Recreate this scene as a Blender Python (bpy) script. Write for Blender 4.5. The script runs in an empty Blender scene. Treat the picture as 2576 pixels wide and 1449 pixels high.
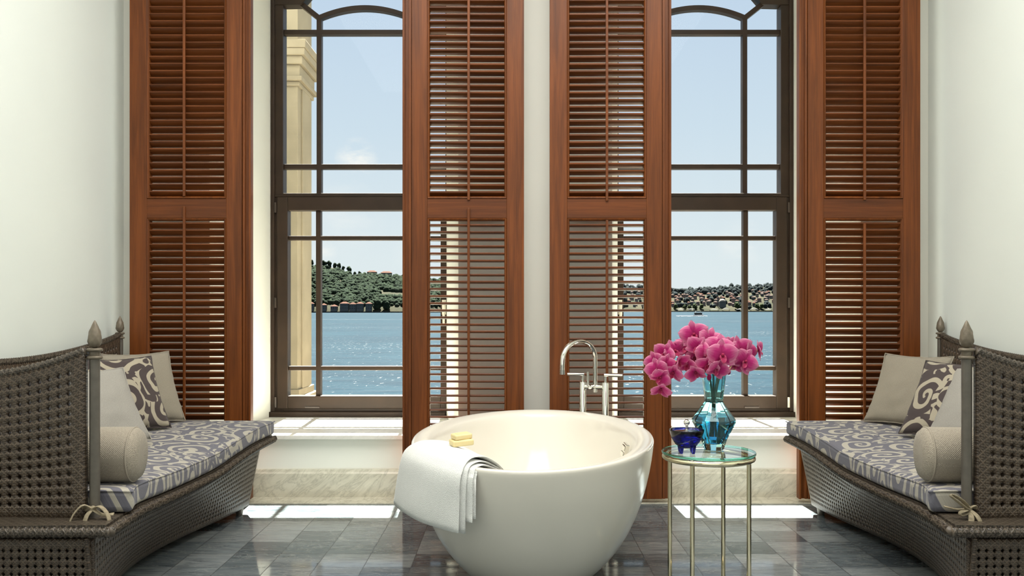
import bpy, bmesh, math, random
from mathutils import Vector, Matrix, noise
random.seed(7)
C = bpy.context.scene
COL = C.collection
PI = math.pi

# ------------------------------------------------------------------ camera
F = 2200.0                      # focal length in pixels of the 2576 px wide frame
EYE = 1.10
cam_d = bpy.data.cameras.new('camera')
cam = bpy.data.objects.new('camera', cam_d); COL.objects.link(cam)
cam_d.sensor_width = 36.0; cam_d.sensor_fit = 'HORIZONTAL'
cam_d.lens = F / 2576 * 36.0
cam_d.shift_y = 55.5 / 2576
cam_d.clip_start = 0.05; cam_d.clip_end = 20000
cam.location = (0, 0, EYE); cam.rotation_euler = (PI/2, 0, 0)
C.camera = cam

# ------------------------------------------------------------------ view
vs = C.view_settings
C.display_settings.display_device = 'sRGB'
vs.view_transform = 'Standard'; vs.look = 'None'; vs.exposure = 0.0; vs.gamma = 1.0; vs.use_curve_mapping = False

# ------------------------------------------------------------------ sky
def N(nt, typ, **kw):
    n = nt.nodes.new(typ)
    for k, v in kw.items():
        if k == 'ins':
            for a, b in v.items():
                n.inputs[a].default_value = b
        else:
            setattr(n, k, v)
    return n
def math_node(nt, op, a, b=None, c=None, clamp=False):
    n = nt.nodes.new('ShaderNodeMath'); n.operation = op; n.use_clamp = clamp
    for i, x in enumerate((a, b, c)):
        if x is None: continue
        if isinstance(x, (int, float)): n.inputs[i].default_value = x
        else: nt.links.new(x, n.inputs[i])
    return n.outputs[0]
def ramp(nt, fac, stops, interp='LINEAR'):
    r = nt.nodes.new('ShaderNodeValToRGB'); cr = r.color_ramp; cr.interpolation = interp
    while len(cr.elements) < len(stops): cr.elements.new(0.5)
    for e, (p, c) in zip(cr.elements, stops):
        e.position = p; e.color = (*c, 1) if len(c) == 3 else c
    if fac is not None: nt.links.new(fac, r.inputs[0])
    return r.outputs[0]
def mixc(nt, fac, a, b, blend='MIX'):
    m = nt.nodes.new('ShaderNodeMix'); m.data_type = 'RGBA'; m.blend_type = blend
    for s, x in ((m.inputs[0], fac), (m.inputs[6], a), (m.inputs[7], b)):
        if isinstance(x, (int, float)): s.default_value = x
        elif isinstance(x, tuple): s.default_value = (*x, 1) if len(x) == 3 else x
        else: nt.links.new(x, s)
    return m.outputs[2]

w = bpy.data.worlds.new('sky'); C.world = w; w.use_nodes = True
nt = w.node_tree; nt.nodes.clear()
tc = N(nt, 'ShaderNodeTexCoord'); sep = N(nt, 'ShaderNodeSeparateXYZ')
nt.links.new(tc.outputs['Generated'], sep.inputs[0])
sky = ramp(nt, sep.outputs['Z'], [(0.0, (.80, .86, .88)), (0.06, (.78, .855, .89)), (0.2, (.65, .77, .88)), (0.38, (.54, .67, .85)), (1.0, (.22, .38, .66))])
nz = N(nt, 'ShaderNodeTexNoise', ins={'Scale': 24.0, 'Detail': 6.0, 'Roughness': .6})
mp = N(nt, 'ShaderNodeMapping'); mp.inputs['Scale'].default_value = (1, 1, 2.2)
nt.links.new(tc.outputs['Generated'], mp.inputs[0]); nt.links.new(mp.outputs[0], nz.inputs['Vector'])
cl = None
for (cx, cz, rad, amp) in ((-.177, .172, 0.026, 1.5), (-.215, .065, .016, .8), (.262, .075, .03, .7), (-.19, .11, .05, .35), (.33, .08, .03, .5), (-.12,.066,.02,.5)):
    dv = Vector((cx, 1, cz)).normalized()
    vd = N(nt, 'ShaderNodeVectorMath', operation='DISTANCE'); vd.inputs[1].default_value = dv
    nt.links.new(tc.outputs['Generated'], vd.inputs[0])
    g = math_node(nt, 'MULTIPLY', math_node(nt, 'SUBTRACT', 1.0, math_node(nt, 'DIVIDE', vd.outputs['Value'], rad), clamp=True), amp)
    cl = g if cl is None else math_node(nt, 'ADD', cl, g)
cm = math_node(nt, 'MULTIPLY', cl, math_node(nt, 'MULTIPLY', math_node(nt, 'SUBTRACT', nz.outputs[0], .38, clamp=True), 5.0), clamp=True)
sky2 = mixc(nt, cm, sky, (.93, .94, .93))
bg = N(nt, 'ShaderNodeBackground'); bg.inputs[1].default_value = 1.0
nt.links.new(sky2, bg.inputs[0])
wo = N(nt, 'ShaderNodeOutputWorld'); nt.links.new(bg.outputs[0], wo.inputs[0])

# ------------------------------------------------------------------ sun
sd = bpy.data.lights.new('sun', 'SUN'); sd.energy = 60.0; sd.angle = math.radians(.5); sd.color = (1, .96, .88)
so = bpy.data.objects.new('sun', sd); COL.objects.link(so)
so.location = (0, 20, 40)
so.rotation_euler = Vector((.043, -1, -2.09)).to_track_quat('-Z', 'Y').to_euler()

# ------------------------------------------------------------------ unseen fill lights added to brighten the room (ceiling, behind the camera)
def area(name, loc, target, sx, sy, power, col):
    l = bpy.data.lights.new(name, 'AREA'); l.shape = 'RECTANGLE'; l.size = sx; l.size_y = sy; l.energy = power; l.color = col
    o = bpy.data.objects.new(name, l); COL.objects.link(o); o.location = loc
    o.rotation_euler = (Vector(target) - Vector(loc)).to_track_quat('-Z', 'Y').to_euler()
    return o
area('ceiling_fill', (.08, 2.6, 3.84), (.08, 2.6, 0), 3.4, 3.0, 172, (1, .97, .925))
area('back_fill', (.08, -1.8, 2.3), (.08, 4, 1.2), 4.0, 2.6, 36, (1, .98, .95))

# ------------------------------------------------------------------ materials
def new_mat(name):
    m = bpy.data.materials.new(name); m.use_nodes = True
    nt = m.node_tree; nt.nodes.clear()
    out = N(nt, 'ShaderNodeOutputMaterial'); p = N(nt, 'ShaderNodeBsdfPrincipled')
    nt.links.new(p.outputs[0], out.inputs[0])
    return m, nt, p
def setp(p, **kw):
    names = {'color': 'Base Color', 'rough': 'Roughness', 'metal': 'Metallic', 'spec': 'Specular IOR Level', 'trans': 'Transmission Weight', 'ior': 'IOR', 'sheen': 'Sheen Weight', 'coat': 'Coat Weight', 'coatr': 'Coat Roughness', 'sss': 'Subsurface Weight'}
    for k, v in kw.items():
        if k == 'color' and len(v) == 3: v = (*v, 1)
        p.inputs[names[k]].default_value = v
def bump(nt, p, height, strength=.3, dist=.01):
    b = N(nt, 'ShaderNodeBump'); b.inputs['Strength'].default_value = strength; b.inputs['Distance'].default_value = dist
    nt.links.new(height, b.inputs['Height']); nt.links.new(b.outputs[0], p.inputs['Normal'])
def coords(nt, kind='Object', scale=(1, 1, 1), rot=(0, 0, 0)):
    t = N(nt, 'ShaderNodeTexCoord'); m = N(nt, 'ShaderNodeMapping')
    m.inputs['Scale'].default_value = scale; m.inputs['Rotation'].default_value = rot
    nt.links.new(t.outputs[kind], m.inputs[0]); return m.outputs[0]
def noise_tex(nt, vec, scale, detail=4, rough=.5, dist=0):
    n = N(nt, 'ShaderNodeTexNoise', ins={'Scale': scale, 'Detail': detail, 'Roughness': rough, 'Distortion': dist})
    nt.links.new(vec, n.inputs['Vector']); return n.outputs[0]
M = {}
def simple(name, color, var=.08, nscale=6, bscale=0, bstr=.1, **kw):
    m, nt, p = new_mat(name); setp(p, color=color, **kw)
    v = coords(nt); n = noise_tex(nt, v, nscale)
    a = tuple(c * (1 - var) for c in color); b = tuple(min(1, c * (1 + var)) for c in color)
    nt.links.new(ramp(nt, n, [(.3, a), (.7, b)]), p.inputs['Base Color'])
    if bscale: bump(nt, p, noise_tex(nt, v, bscale, 3), bstr, .004)
    M[name] = m; return m

simple('wall_paint', (.785, .83, .785), .015, 1.5, 60, .03, rough=.75, spec=.25)
simple('bounce_tint_paint', (.84, .845, .765), .015, 1.5, 60, .03, rough=.75, spec=.25)  # wall paint with the warm bounce near the windows mixed into its colour
simple('ceiling_paint', (.85, .85, .82), .01, 2, rough=.9)
simple('window_wood', (.034, .020, .011), .2, 8, rough=.45, spec=.3)
simple('hinge_metal', (.05, .035, .025), .1, 8, rough=.35)
simple('cream_plastic', (.75, .72, .6), .02, 8, rough=.4)
simple('stone', (.25, .212, .15), .12, 3.5, 30, .25, rough=.9, spec=.2)
simple('tub_white', (.80, .76, .67), .005, 2, rough=.16, spec=.5)
simple('post_metal', (.135, .12, .10), .12, 30, rough=.38, metal=.35)
simple('finial_metal', (.17, .14, .10), .2, 40, 90, .3, rough=.45, metal=.25)
simple('chrome', (.86, .84, .78), .01, 4, rough=.06, metal=1.0)
simple('champagne', (.92, .82, .58), .01, 4, rough=.12, metal=1.0)
simple('soap', (.80, .66, .34), .04, 20, rough=.45, sss=.0)
simple('towel_white', (.86, .87, .83), .02, 60, 420, .9, rough=1.0, spec=.05, sheen=.3)
simple('stem_green', (.035, .085, .025), .2, 20, rough=.5)
simple('stalk', (.45, .42, .12), .2, 20, rough=.5)
simple('steel', (.6, .6, .58), .05, 10, rough=.2, metal=1)

# mahogany
def wood(name, axis, base):
    m, nt, p = new_mat(name)
    t = N(nt, 'ShaderNodeTexCoord'); oi = N(nt, 'ShaderNodeObjectInfo'); ad = N(nt, 'ShaderNodeVectorMath', operation='ADD')
    sc = N(nt, 'ShaderNodeVectorMath', operation='SCALE'); 
    cx = N(nt, 'ShaderNodeCombineXYZ')
    for i in range(3): nt.links.new(oi.outputs['Random'], cx.inputs[i])
    nt.links.new(cx.outputs[0], sc.inputs[0]); sc.inputs['Scale'].default_value = 9.0
    nt.links.new(t.outputs['Object'], ad.inputs[0]); nt.links.new(sc.outputs[0], ad.inputs[1])
    mp = N(nt, 'ShaderNodeMapping'); s = [26, 26, 26]; s[axis] = 1.3; mp.inputs['Scale'].default_value = s
    nt.links.new(ad.outputs[0], mp.inputs[0])
    n1 = noise_tex(nt, mp.outputs[0], 1.0, 6, .6, .6)
    mp2 = N(nt, 'ShaderNodeMapping'); s2 = [160, 160, 160]; s2[axis] = 5; mp2.inputs['Scale'].default_value = s2
    nt.links.new(ad.outputs[0], mp2.inputs[0]); n2 = noise_tex(nt, mp2.outputs[0], 1.0, 3, .6)
    c = ramp(nt, n1, [(.25, tuple(x * .5 for x in base)), (.5, base), (.75, tuple(min(1, x * 1.5) for x in base))])
    c2 = mixc(nt, .35, c, ramp(nt, n2, [(.35, (.55, .5, .45)), (.6, (1, 1, 1))]), 'MULTIPLY')
    nt.links.new(c2, p.inputs['Base Color']); setp(p, rough=.42, spec=.28, coat=.04, coatr=.2)
    bump(nt, p, n2, .06, .002); M[name] = m
wood('wood_v', 2, (.150, .0415, .0075)); wood('wood_h', 0, (.128, .035, .0065))

# marble tiles of the floor
def make_floor():
    m, nt, p = new_mat('floor_tile')
    t = N(nt, 'ShaderNodeTexCoord'); sp = N(nt, 'ShaderNodeSeparateXYZ'); nt.links.new(t.outputs['Object'], sp.inputs[0])
    T = .204
    u = math_node(nt, 'DIVIDE', math_node(nt, 'ADD', sp.outputs[0], .432 + 20 * T), T)
    v = math_node(nt, 'DIVIDE', math_node(nt, 'ADD', sp.outputs[1], -4.149 + 40 * T), T)
    fu = math_node(nt, 'FRACT', u); fv = math_node(nt, 'FRACT', v)
    cell = N(nt, 'ShaderNodeCombineXYZ')
    nt.links.new(math_node(nt, 'FLOOR', u), cell.inputs[0]); nt.links.new(math_node(nt, 'FLOOR', v), cell.inputs[1])
    wn = N(nt, 'ShaderNodeTexWhiteNoise'); wn.noise_dimensions = '3D'; nt.links.new(cell.outputs[0], wn.inputs['Vector'])
    base = ramp(nt, wn.outputs['Value'], [(0, (.068, .085, .096)), (.35, (.118, .138, .148)), (.7, (.18, .203, .212)), (1, (.25, .268, .27))])
    # veins run along X, shifted tile by tile
    sh = N(nt, 'ShaderNodeVectorMath', operation='MULTIPLY_ADD'); nt.links.new(wn.outputs['Color'], sh.inputs[0]); sh.inputs[1].default_value = (7, 7, 7)
    nt.links.new(t.outputs['Object'], sh.inputs[2])
    mp = N(nt, 'ShaderNodeMapping'); mp.inputs['Scale'].default_value = (5, 24, 5); mp.inputs['Rotation'].default_value = (0, 0, .12); nt.links.new(sh.outputs[0], mp.inputs[0])
    n1 = noise_tex(nt, mp.outputs[0], 1.0, 8, .68, 1.6)
    mp2 = N(nt, 'ShaderNodeMapping'); mp2.inputs['Scale'].default_value = (2.5, 9, 3); nt.links.new(sh.outputs[0], mp2.inputs[0])
    n2 = noise_tex(nt, mp2.outputs[0], 1.0, 6, .6, 2.5)
    c = mixc(nt, .85, base, ramp(nt, n1, [(.3, (.42, .45, .47)), (.52, (.98, 1, 1)), (.75, (1.35, 1.35, 1.3))]), 'MULTIPLY')
    vein = ramp(nt, math_node(nt, 'ABSOLUTE', math_node(nt, 'SUBTRACT', n2, .5)), [(0, (1, 1, 1)), (.012, (.15, .15, .15)), (.03, (0, 0, 0))])
    c = mixc(nt, math_node(nt, 'MULTIPLY', vein, .45), c, (.42, .42, .38))
    du = math_node(nt, 'MINIMUM', fu, math_node(nt, 'SUBTRACT', 1.0, fu)); dv = math_node(nt, 'MINIMUM', fv, math_node(nt, 'SUBTRACT', 1.0, fv))
    g = math_node(nt, 'LESS_THAN', math_node(nt, 'MINIMUM', du, dv), .007)
    c = mixc(nt, g, c, (.05, .052, .05))
    nt.links.new(c, p.inputs['Base Color'])
    nt.links.new(math_node(nt, 'ADD', math_node(nt, 'MULTIPLY', g, .3), .07), p.inputs['Roughness']); setp(p, spec=.42)
    bump(nt, p, math_node(nt, 'SUBTRACT', 1.0, g), .25, .001)
    M['floor_tile'] = m
make_floor()

def make_marble(name, light, dark, sc, rot=.7, rough=.2):
    m, nt, p = new_mat(name); v = coords(nt, 'Object', (sc, sc, sc), (.2, rot, .1))
    n0 = noise_tex(nt, v, 2.2, 8, .65, 1.2)
    mp = N(nt, 'ShaderNodeMapping'); mp.inputs['Scale'].default_value = (1, 1, 3.5); nt.links.new(v, mp.inputs[0])
    n1 = noise_tex(nt, mp.outputs[0], 2.0, 7, .62, 1.4)
    vein = ramp(nt, math_node(nt, 'ABSOLUTE', math_node(nt, 'SUBTRACT', n1, .5)), [(0, (1, 1, 1)), (.02, (.4, .4, .4)), (.09, (0, 0, 0))])
    c = mixc(nt, math_node(nt, 'MULTIPLY', vein, .5), ramp(nt, n0, [(.3, tuple(.82 * x for x in light)), (.65, light)]), dark)
    nt.links.new(c, p.inputs['Base Color']); setp(p, rough=rough, spec=.5); M[name] = m
make_marble('marble', (.72, .69, .56), (.27, .255, .19), 2.2)
make_marble('sill_marble', (.82, .80, .73), (.60, .58, .52), 1.5, rough=.3)

# woven wicker, strand pattern in cell units (UV)
def make_wicker(name, base, hi):
    m, nt, p = new_mat(name)
    uv = N(nt, 'ShaderNodeUVMap'); sp = N(nt, 'ShaderNodeSeparateXYZ'); nt.links.new(uv.outputs[0], sp.inputs[0])
    U, V = sp.outputs[0], sp.outputs[1]
    def sn(x, k, ph=0): return math_node(nt, 'SINE', math_node(nt, 'ADD', math_node(nt, 'MULTIPLY', x, k), ph))
    def bands(x, y):   # two strands per cell side, passing over and under the crossing ones
        st = math_node(nt, 'POWER', math_node(nt, 'ABSOLUTE', sn(x, 4 * PI)), .6)
        return math_node(nt, 'MULTIPLY', st, math_node(nt, 'ADD', math_node(nt, 'MULTIPLY', sn(y, 4 * PI), .3), .7))
    d1 = math_node(nt, 'POWER', math_node(nt, 'ABSOLUTE', sn(math_node(nt, 'ADD', U, V), 1 * PI, PI / 2)), 14.0)
    d2 = math_node(nt, 'POWER', math_node(nt, 'ABSOLUTE', sn(math_node(nt, 'SUBTRACT', U, V), 1 * PI, PI / 2)), 14.0)
    h = math_node(nt, 'SUBTRACT', math_node(nt, 'MULTIPLY', math_node(nt, 'MAXIMUM', math_node(nt, 'MAXIMUM', bands(U, V), bands(V, math_node(nt, 'ADD', U, .25))), math_node(nt, 'MULTIPLY', math_node(nt, 'MAXIMUM', d1, d2), 1.15)), 2.0), 1.2)
    ob = coords(nt, 'Object'); n = noise_tex(nt, ob, 45, 4)
    hh = math_node(nt, 'ADD', math_node(nt, 'MULTIPLY', h, .5), .5, clamp=True)
    c = ramp(nt, hh, [(.0, tuple(.35 * x for x in base)), (.45, base), (.95, hi)])
    c = mixc(nt, .7, c, ramp(nt, n, [(.3, (.6, .55, .5)), (.7, (1.25, 1.2, 1.15))]), 'MULTIPLY')
    nt.links.new(c, p.inputs['Base Color']); setp(p, rough=.36, spec=.55)
    bump(nt, p, hh, .45, .005); M[name] = m
make_wicker('wicker', (.050, .034, .022), (.112, .082, .055))
make_wicker('wicker_braid', (.040, .031, .022), (.115, .094, .070))

# fabrics
def weave_bump(nt, p, vec, k, strength):
    sp = N(nt, 'ShaderNodeSeparateXYZ'); nt.links.new(vec, sp.inputs[0])
    a = math_node(nt, 'MULTIPLY', math_node(nt, 'SINE', math_node(nt, 'MULTIPLY', sp.outputs[0], k)), math_node(nt, 'SINE', math_node(nt, 'MULTIPLY', sp.outputs[1], k)))
    bump(nt, p, a, strength, .002); return a
def make_linen(name, col, k=900, dark=.85):
    m, nt, p = new_mat(name); uv = N(nt, 'ShaderNodeUVMap').outputs[0]
    mp = N(nt, 'ShaderNodeMapping'); mp.inputs['Scale'].default_value = (60, 260, 1); nt.links.new(uv, mp.inputs[0])
    mp2 = N(nt, 'ShaderNodeMapping'); mp2.inputs['Scale'].default_value = (260, 60, 1); nt.links.new(uv, mp2.inputs[0])
    n = math_node(nt, 'ADD', noise_tex(nt, mp.outputs[0], 1, 2), noise_tex(nt, mp2.outputs[0], 1, 2))
    c = ramp(nt, math_node(nt, 'MULTIPLY', n, .5), [(.38, tuple(dark * x for x in col)), (.62, tuple(min(1, 1.08 * x) for x in col))])
    nt.links.new(c, p.inputs['Base Color']); setp(p, rough=.9, spec=.15, sheen=.1)
    weave_bump(nt, p, uv, k, .35); M[name] = m
make_linen('linen', (.315, .28, .22)); make_linen('linen_light', (.375, .355, .315))
make_linen('bolster_weave', (.38, .335, .265), 420, .72)

def make_scroll(name, ground, band, scale, kind):
    """curling scrolls: a spiral round every cell point, joined by wavy tendrils"""
    m, nt, p = new_mat(name)
    if kind == 'UV': vec0 = N(nt, 'ShaderNodeUVMap').outputs[0]
    else:
        o = N(nt, 'ShaderNodeTexCoord'); s = N(nt, 'ShaderNodeSeparateXYZ'); nt.links.new(o.outputs['Object'], s.inputs[0])
        cb = N(nt, 'ShaderNodeCombineXYZ')
        nt.links.new(math_node(nt, 'ADD', s.outputs[0], math_node(nt, 'MULTIPLY', s.outputs[2], .55)), cb.inputs[0])
        nt.links.new(s.outputs[1], cb.inputs[1]); vec0 = cb.outputs[0]
    sc = N(nt, 'ShaderNodeVectorMath', operation='SCALE'); sc.inputs['Scale'].default_value = scale; nt.links.new(vec0, sc.inputs[0])
    nd = N(nt, 'ShaderNodeTexNoise', ins={'Scale': .9, 'Detail': 1.0}); nt.links.new(sc.outputs[0], nd.inputs['Vector'])
    wp = N(nt, 'ShaderNodeVectorMath', operation='MULTIPLY_ADD'); nt.links.new(nd.outputs['Color'], wp.inputs[0]); wp.inputs[1].default_value = (.55, .55, 0); nt.links.new(sc.outputs[0], wp.inputs[2])
    flat = N(nt, 'ShaderNodeVectorMath', operation='MULTIPLY'); flat.inputs[1].default_value = (1, 1, 0); nt.links.new(wp.outputs[0], flat.inputs[0])
    vo = N(nt, 'ShaderNodeTexVoronoi', ins={'Scale': 1.0, 'Randomness': .75}); vo.voronoi_dimensions = '2D'; nt.links.new(flat.outputs[0], vo.inputs['Vector'])
    df = N(nt, 'ShaderNodeVectorMath', operation='SUBTRACT'); nt.links.new(flat.outputs[0], df.inputs[0]); nt.links.new(vo.outputs['Position'], df.inputs[1])
    s2 = N(nt, 'ShaderNodeSeparateXYZ'); nt.links.new(df.outputs[0], s2.inputs[0])
    th = math_node(nt, 'ARCTAN2', s2.outputs[1], s2.outputs[0]); r = vo.outputs['Distance']
    cs = N(nt, 'ShaderNodeSeparateColor'); nt.links.new(vo.outputs['Color'], cs.inputs[0])
    hand = math_node(nt, 'SUBTRACT', math_node(nt, 'MULTIPLY', math_node(nt, 'GREATER_THAN', cs.outputs[0], .5), 2.0), 1.0)
    ph = math_node(nt, 'ADD', math_node(nt, 'MULTIPLY', th, hand), math_node(nt, 'MULTIPLY', cs.outputs[1], 6.28))
    sp = math_node(nt, 'COSINE', math_node(nt, 'ADD', ph, math_node(nt, 'MULTIPLY', math_node(nt, 'POWER', r, .8), 21.0)))
    inner = math_node(nt, 'GREATER_THAN', sp, .28)
    d = N(nt, 'ShaderNodeTexVoronoi', ins={'Scale': 1.0, 'Randomness': .75}); d.voronoi_dimensions = '2D'; d.feature = 'DISTANCE_TO_EDGE'; nt.links.new(flat.outputs[0], d.inputs['Vector'])
    n3 = noise_tex(nt, flat.outputs[0], 2.2, 1)
    near = math_node(nt, 'LESS_THAN', d.outputs['Distance'], .075)
    tend = math_node(nt, 'GREATER_THAN', math_node(nt, 'SINE', math_node(nt, 'MULTIPLY', n3, 26.0)), .45)
    mask = math_node(nt, 'ADD', math_node(nt, 'MULTIPLY', inner, math_node(nt, 'SUBTRACT', 1.0, near)), math_node(nt, 'MULTIPLY', tend, near), clamp=True)
    fine = noise_tex(nt, vec0, 260, 2)
    c = mixc(nt, mask, ground, band)
    c = mixc(nt, .5, c, ramp(nt, fine, [(.3, (.75, .75, .75)), (.7, (1.15, 1.15, 1.15))]), 'MULTIPLY')
    nt.links.new(c, p.inputs['Base Color']); setp(p, rough=.85, spec=.2, sheen=.1)
    bump(nt, p, mask, .25, .002); M[name] = m
make_scroll('scroll_cushion', (.150, .147, .172), (.43, .40, .335), 5.2, 'Object')
make_scroll('scroll_pillow', (.070, .054, .052), (.40, .355, .27), 1.9, 'UV')

# glass
def window_glass():
    m = bpy.data.materials.new('window_glass'); m.use_nodes = True; nt = m.node_tree; nt.nodes.clear()
    out = N(nt, 'ShaderNodeOutputMaterial'); mx = N(nt, 'ShaderNodeMixShader'); tr = N(nt, 'ShaderNodeBsdfTransparent'); gl = N(nt, 'ShaderNodeBsdfGlossy')
    gl.inputs['Roughness'].default_value = .0; tr.inputs[0].default_value = (.97, .985, .98, 1)
    mx.inputs[0].default_value = .003
    nt.links.new(tr.outputs[0], mx.inputs[1]); nt.links.new(gl.outputs[0], mx.inputs[2]); nt.links.new(mx.outputs[0], out.inputs[0])
    M['window_glass'] = m
window_glass()
def sheet_glass():
    m = bpy.data.materials.new('table_glass'); m.use_nodes = True; nt = m.node_tree; nt.nodes.clear()
    out = N(nt, 'ShaderNodeOutputMaterial'); mx = N(nt, 'ShaderNodeMixShader'); tr = N(nt, 'ShaderNodeBsdfTransparent'); gl = N(nt, 'ShaderNodeBsdfGlossy'); fr = N(nt, 'ShaderNodeFresnel', ins={'IOR': 1.5})
    gl.inputs['Roughness'].default_value = .0; tr.inputs[0].default_value = (.95, .985, .97, 1)
    ge = N(nt, 'ShaderNodeNewGeometry'); nt.links.new(math_node(nt, 'MULTIPLY', fr.outputs[0], math_node(nt, 'SUBTRACT', 1.0, ge.outputs['Backfacing'])), mx.inputs[0]); nt.links.new(tr.outputs[0], mx.inputs[1]); nt.links.new(gl.outputs[0], mx.inputs[2]); nt.links.new(mx.outputs[0], out.inputs[0])
    M['table_glass'] = m
sheet_glass()
def tinted(name, col, rough=0.0, ior=1.48):
    m, nt, p = new_mat(name); setp(p, color=col, rough=rough, trans=1.0, ior=ior)
    n = noise_tex(nt, coords(nt), 8); nt.links.new(ramp(nt, n, [(.3, tuple(.92 * c for c in col)), (.7, col)]), p.inputs['Base Color']); M[name] = m
tinted('teal_glass', (.48, .87, .92)); tinted('blue_water', (.10, .50, .86), 0, 1.33); tinted('cobalt_glass', (.05, .05, .58)); tinted('edge_glass', (.30, .80, .66))

# orchid petals: deep in the middle, pale along the rim (u = distance from the flower's heart)
def make_petal(name, deep, mid, rim):
    m, nt, p = new_mat(name); uv = N(nt, 'ShaderNodeUVMap'); sp = N(nt, 'ShaderNodeSeparateXYZ'); nt.links.new(uv.outputs[0], sp.inputs[0])
    vein = math_node(nt, 'MULTIPLY', math_node(nt, 'SINE', math_node(nt, 'MULTIPLY', sp.outputs[1], 44)), .03)
    c = ramp(nt, math_node(nt, 'ADD', sp.outputs[0], vein), [(0, deep), (.45, mid), (.82, tuple((a + b) / 2 for a, b in zip(mid, rim))), (1.0, rim)])
    nt.links.new(c, p.inputs['Base Color']); setp(p, rough=.55, spec=.3, sheen=.2)
    tl = N(nt, 'ShaderNodeBsdfTranslucent'); nt.links.new(c, tl.inputs[0]); mx = N(nt, 'ShaderNodeMixShader'); mx.inputs[0].default_value = .28
    out = [n for n in nt.nodes if n.type == 'OUTPUT_MATERIAL'][0]
    nt.links.new(p.outputs[0], mx.inputs[1]); nt.links.new(tl.outputs[0], mx.inputs[2]); nt.links.new(mx.outputs[0], out.inputs[0]); M[name] = m
make_petal('petal', (.40, .008, .12), (.55, .022, .20), (.84, .36, .52))
make_petal('lip', (.42, .01, .08), (.45, .01, .10), (.62, .10, .2))

# sea
def make_sea():
    m, nt, p = new_mat('sea_water'); v = coords(nt, 'Object')
    mp = N(nt, 'ShaderNodeMapping'); mp.inputs['Scale'].default_value = (.35, 1.0, 1); nt.links.new(v, mp.inputs[0])
    n1 = noise_tex(nt, mp.outputs[0], .35, 8, .65); n2 = noise_tex(nt, mp.outputs[0], .03, 5, .6)
    c = ramp(nt, n1, [(.3, (.0014, .0085, .0148)), (.62, (.0042, .0165, .0245))])
    c = mixc(nt, .5, c, ramp(nt, n2, [(.3, (.7, .75, .8)), (.7, (1.3, 1.25, 1.2))]), 'MULTIPLY')
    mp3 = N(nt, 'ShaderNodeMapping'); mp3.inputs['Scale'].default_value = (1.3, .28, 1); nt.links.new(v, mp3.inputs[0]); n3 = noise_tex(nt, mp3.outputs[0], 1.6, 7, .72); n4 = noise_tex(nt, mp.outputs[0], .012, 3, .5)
    foam_or_sparkle = math_node(nt, 'GREATER_THAN', math_node(nt, 'ADD', n3, math_node(nt, 'MULTIPLY', n4, .25)), .752)  # sun sparkle on the waves, painted into the base colour as pale flecks
    c = mixc(nt, foam_or_sparkle, c, (.10, .105, .105))
    nt.links.new(c, p.inputs['Base Color']); setp(p, rough=.45, spec=.03)
    bump(nt, p, n1, .6, .8); M['sea_water'] = m
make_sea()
simple('foam_or_sparkle', (.2, .2, .2), .1, .2, rough=.9)
def make_leaf(name, a, b, sc):
    m, nt, p = new_mat(name); v = coords(nt, 'Object'); n = noise_tex(nt, v, sc, 5, .65)
    nt.links.new(ramp(nt, n, [(.3, a), (.7, b)]), p.inputs['Base Color']); setp(p, rough=.95, spec=.05); bump(nt, p, noise_tex(nt, v, sc * 2, 4, .7), .8, 2.0); M[name] = m
make_leaf('forest', (.003, .0075, .005), (.015, .024, .011), .16)
make_leaf('far_forest', (.007, .0115, .014), (.017, .021, .019), .12)  # distance haze put into the leaf colour as muted blue-grey
make_leaf('grass_slope', (.010, .014, .008), (.032, .028, .017), .01)
make_leaf('shore_tree', (.010, .017, .007), (.028, .034, .013), .2)
for nm, c in (('roof_tile', (.060, .025, .015)), ('faded_roof', (.050, .033, .027)), ('house_wall', (.15, .135, .12)), ('grey_wall', (.07, .075, .076)), ('pink_wall', (.155, .115, .105)), ('canvas_white', (.095, .09, .078)), ('quay', (.024, .027, .027)), ('hull_white', (.35, .35, .34)), ('dark_glass', (.012, .015, .018))):
    simple(nm, c, .12, .08, rough=.9, spec=.1)

# ------------------------------------------------------------------ geometry helpers
ORIG = {}
def empty(name, loc=(0, 0, 0)):
    o = bpy.data.objects.new(name, None); COL.objects.link(o); o.location = loc; o.empty_display_size = .1
    ORIG[o.name] = Vector(loc); return o
def tag(o, label=None, cat=None, group=None, kind=None):
    if label: o['label'] = label
    if cat: o['category'] = cat
    if group: o['group'] = group
    if kind: o['kind'] = kind
    return o
def obj(name, bm, mat, parent=None, smooth=False, bevel=0, sub=0, solid=0, origin=None, angle=None, recalc=True):
    """one mesh object; bm is in world metres and is moved to its thing's origin"""
    off = Vector((0, 0, 0))
    if parent is not None: off = ORIG[parent.name]
    elif origin is not None: off = Vector(origin)
    if off.length: bmesh.ops.translate(bm, verts=bm.verts, vec=-off)
    if recalc: bmesh.ops.recalc_face_normals(bm, faces=bm.faces)
    me = bpy.data.meshes.new(name); bm.to_mesh(me); bm.free()
    o = bpy.data.objects.new(name, me); COL.objects.link(o)
    for mt in (mat if isinstance(mat, (list, tuple)) else [mat]):
        me.materials.append(M[mt])
    if smooth:
        for p in me.polygons: p.use_smooth = True
        if angle is not None: me.set_sharp_from_angle(angle=math.radians(angle))
    if solid:
        s = o.modifiers.new('solid', 'SOLIDIFY'); s.thickness = solid; s.offset = 0
    if bevel:
        b = o.modifiers.new('bevel', 'BEVEL'); b.width = bevel; b.segments = 2; b.limit_method = 'ANGLE'; b.angle_limit = math.radians(40)
    if sub:
        s = o.modifiers.new('sub', 'SUBSURF'); s.levels = sub; s.render_levels = sub
    if parent is not None:
        o.parent = parent; ORIG[o.name] = off
    else:
        o.location = off; ORIG[o.name] = off
    return o
def BM(): return bmesh.new()
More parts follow.
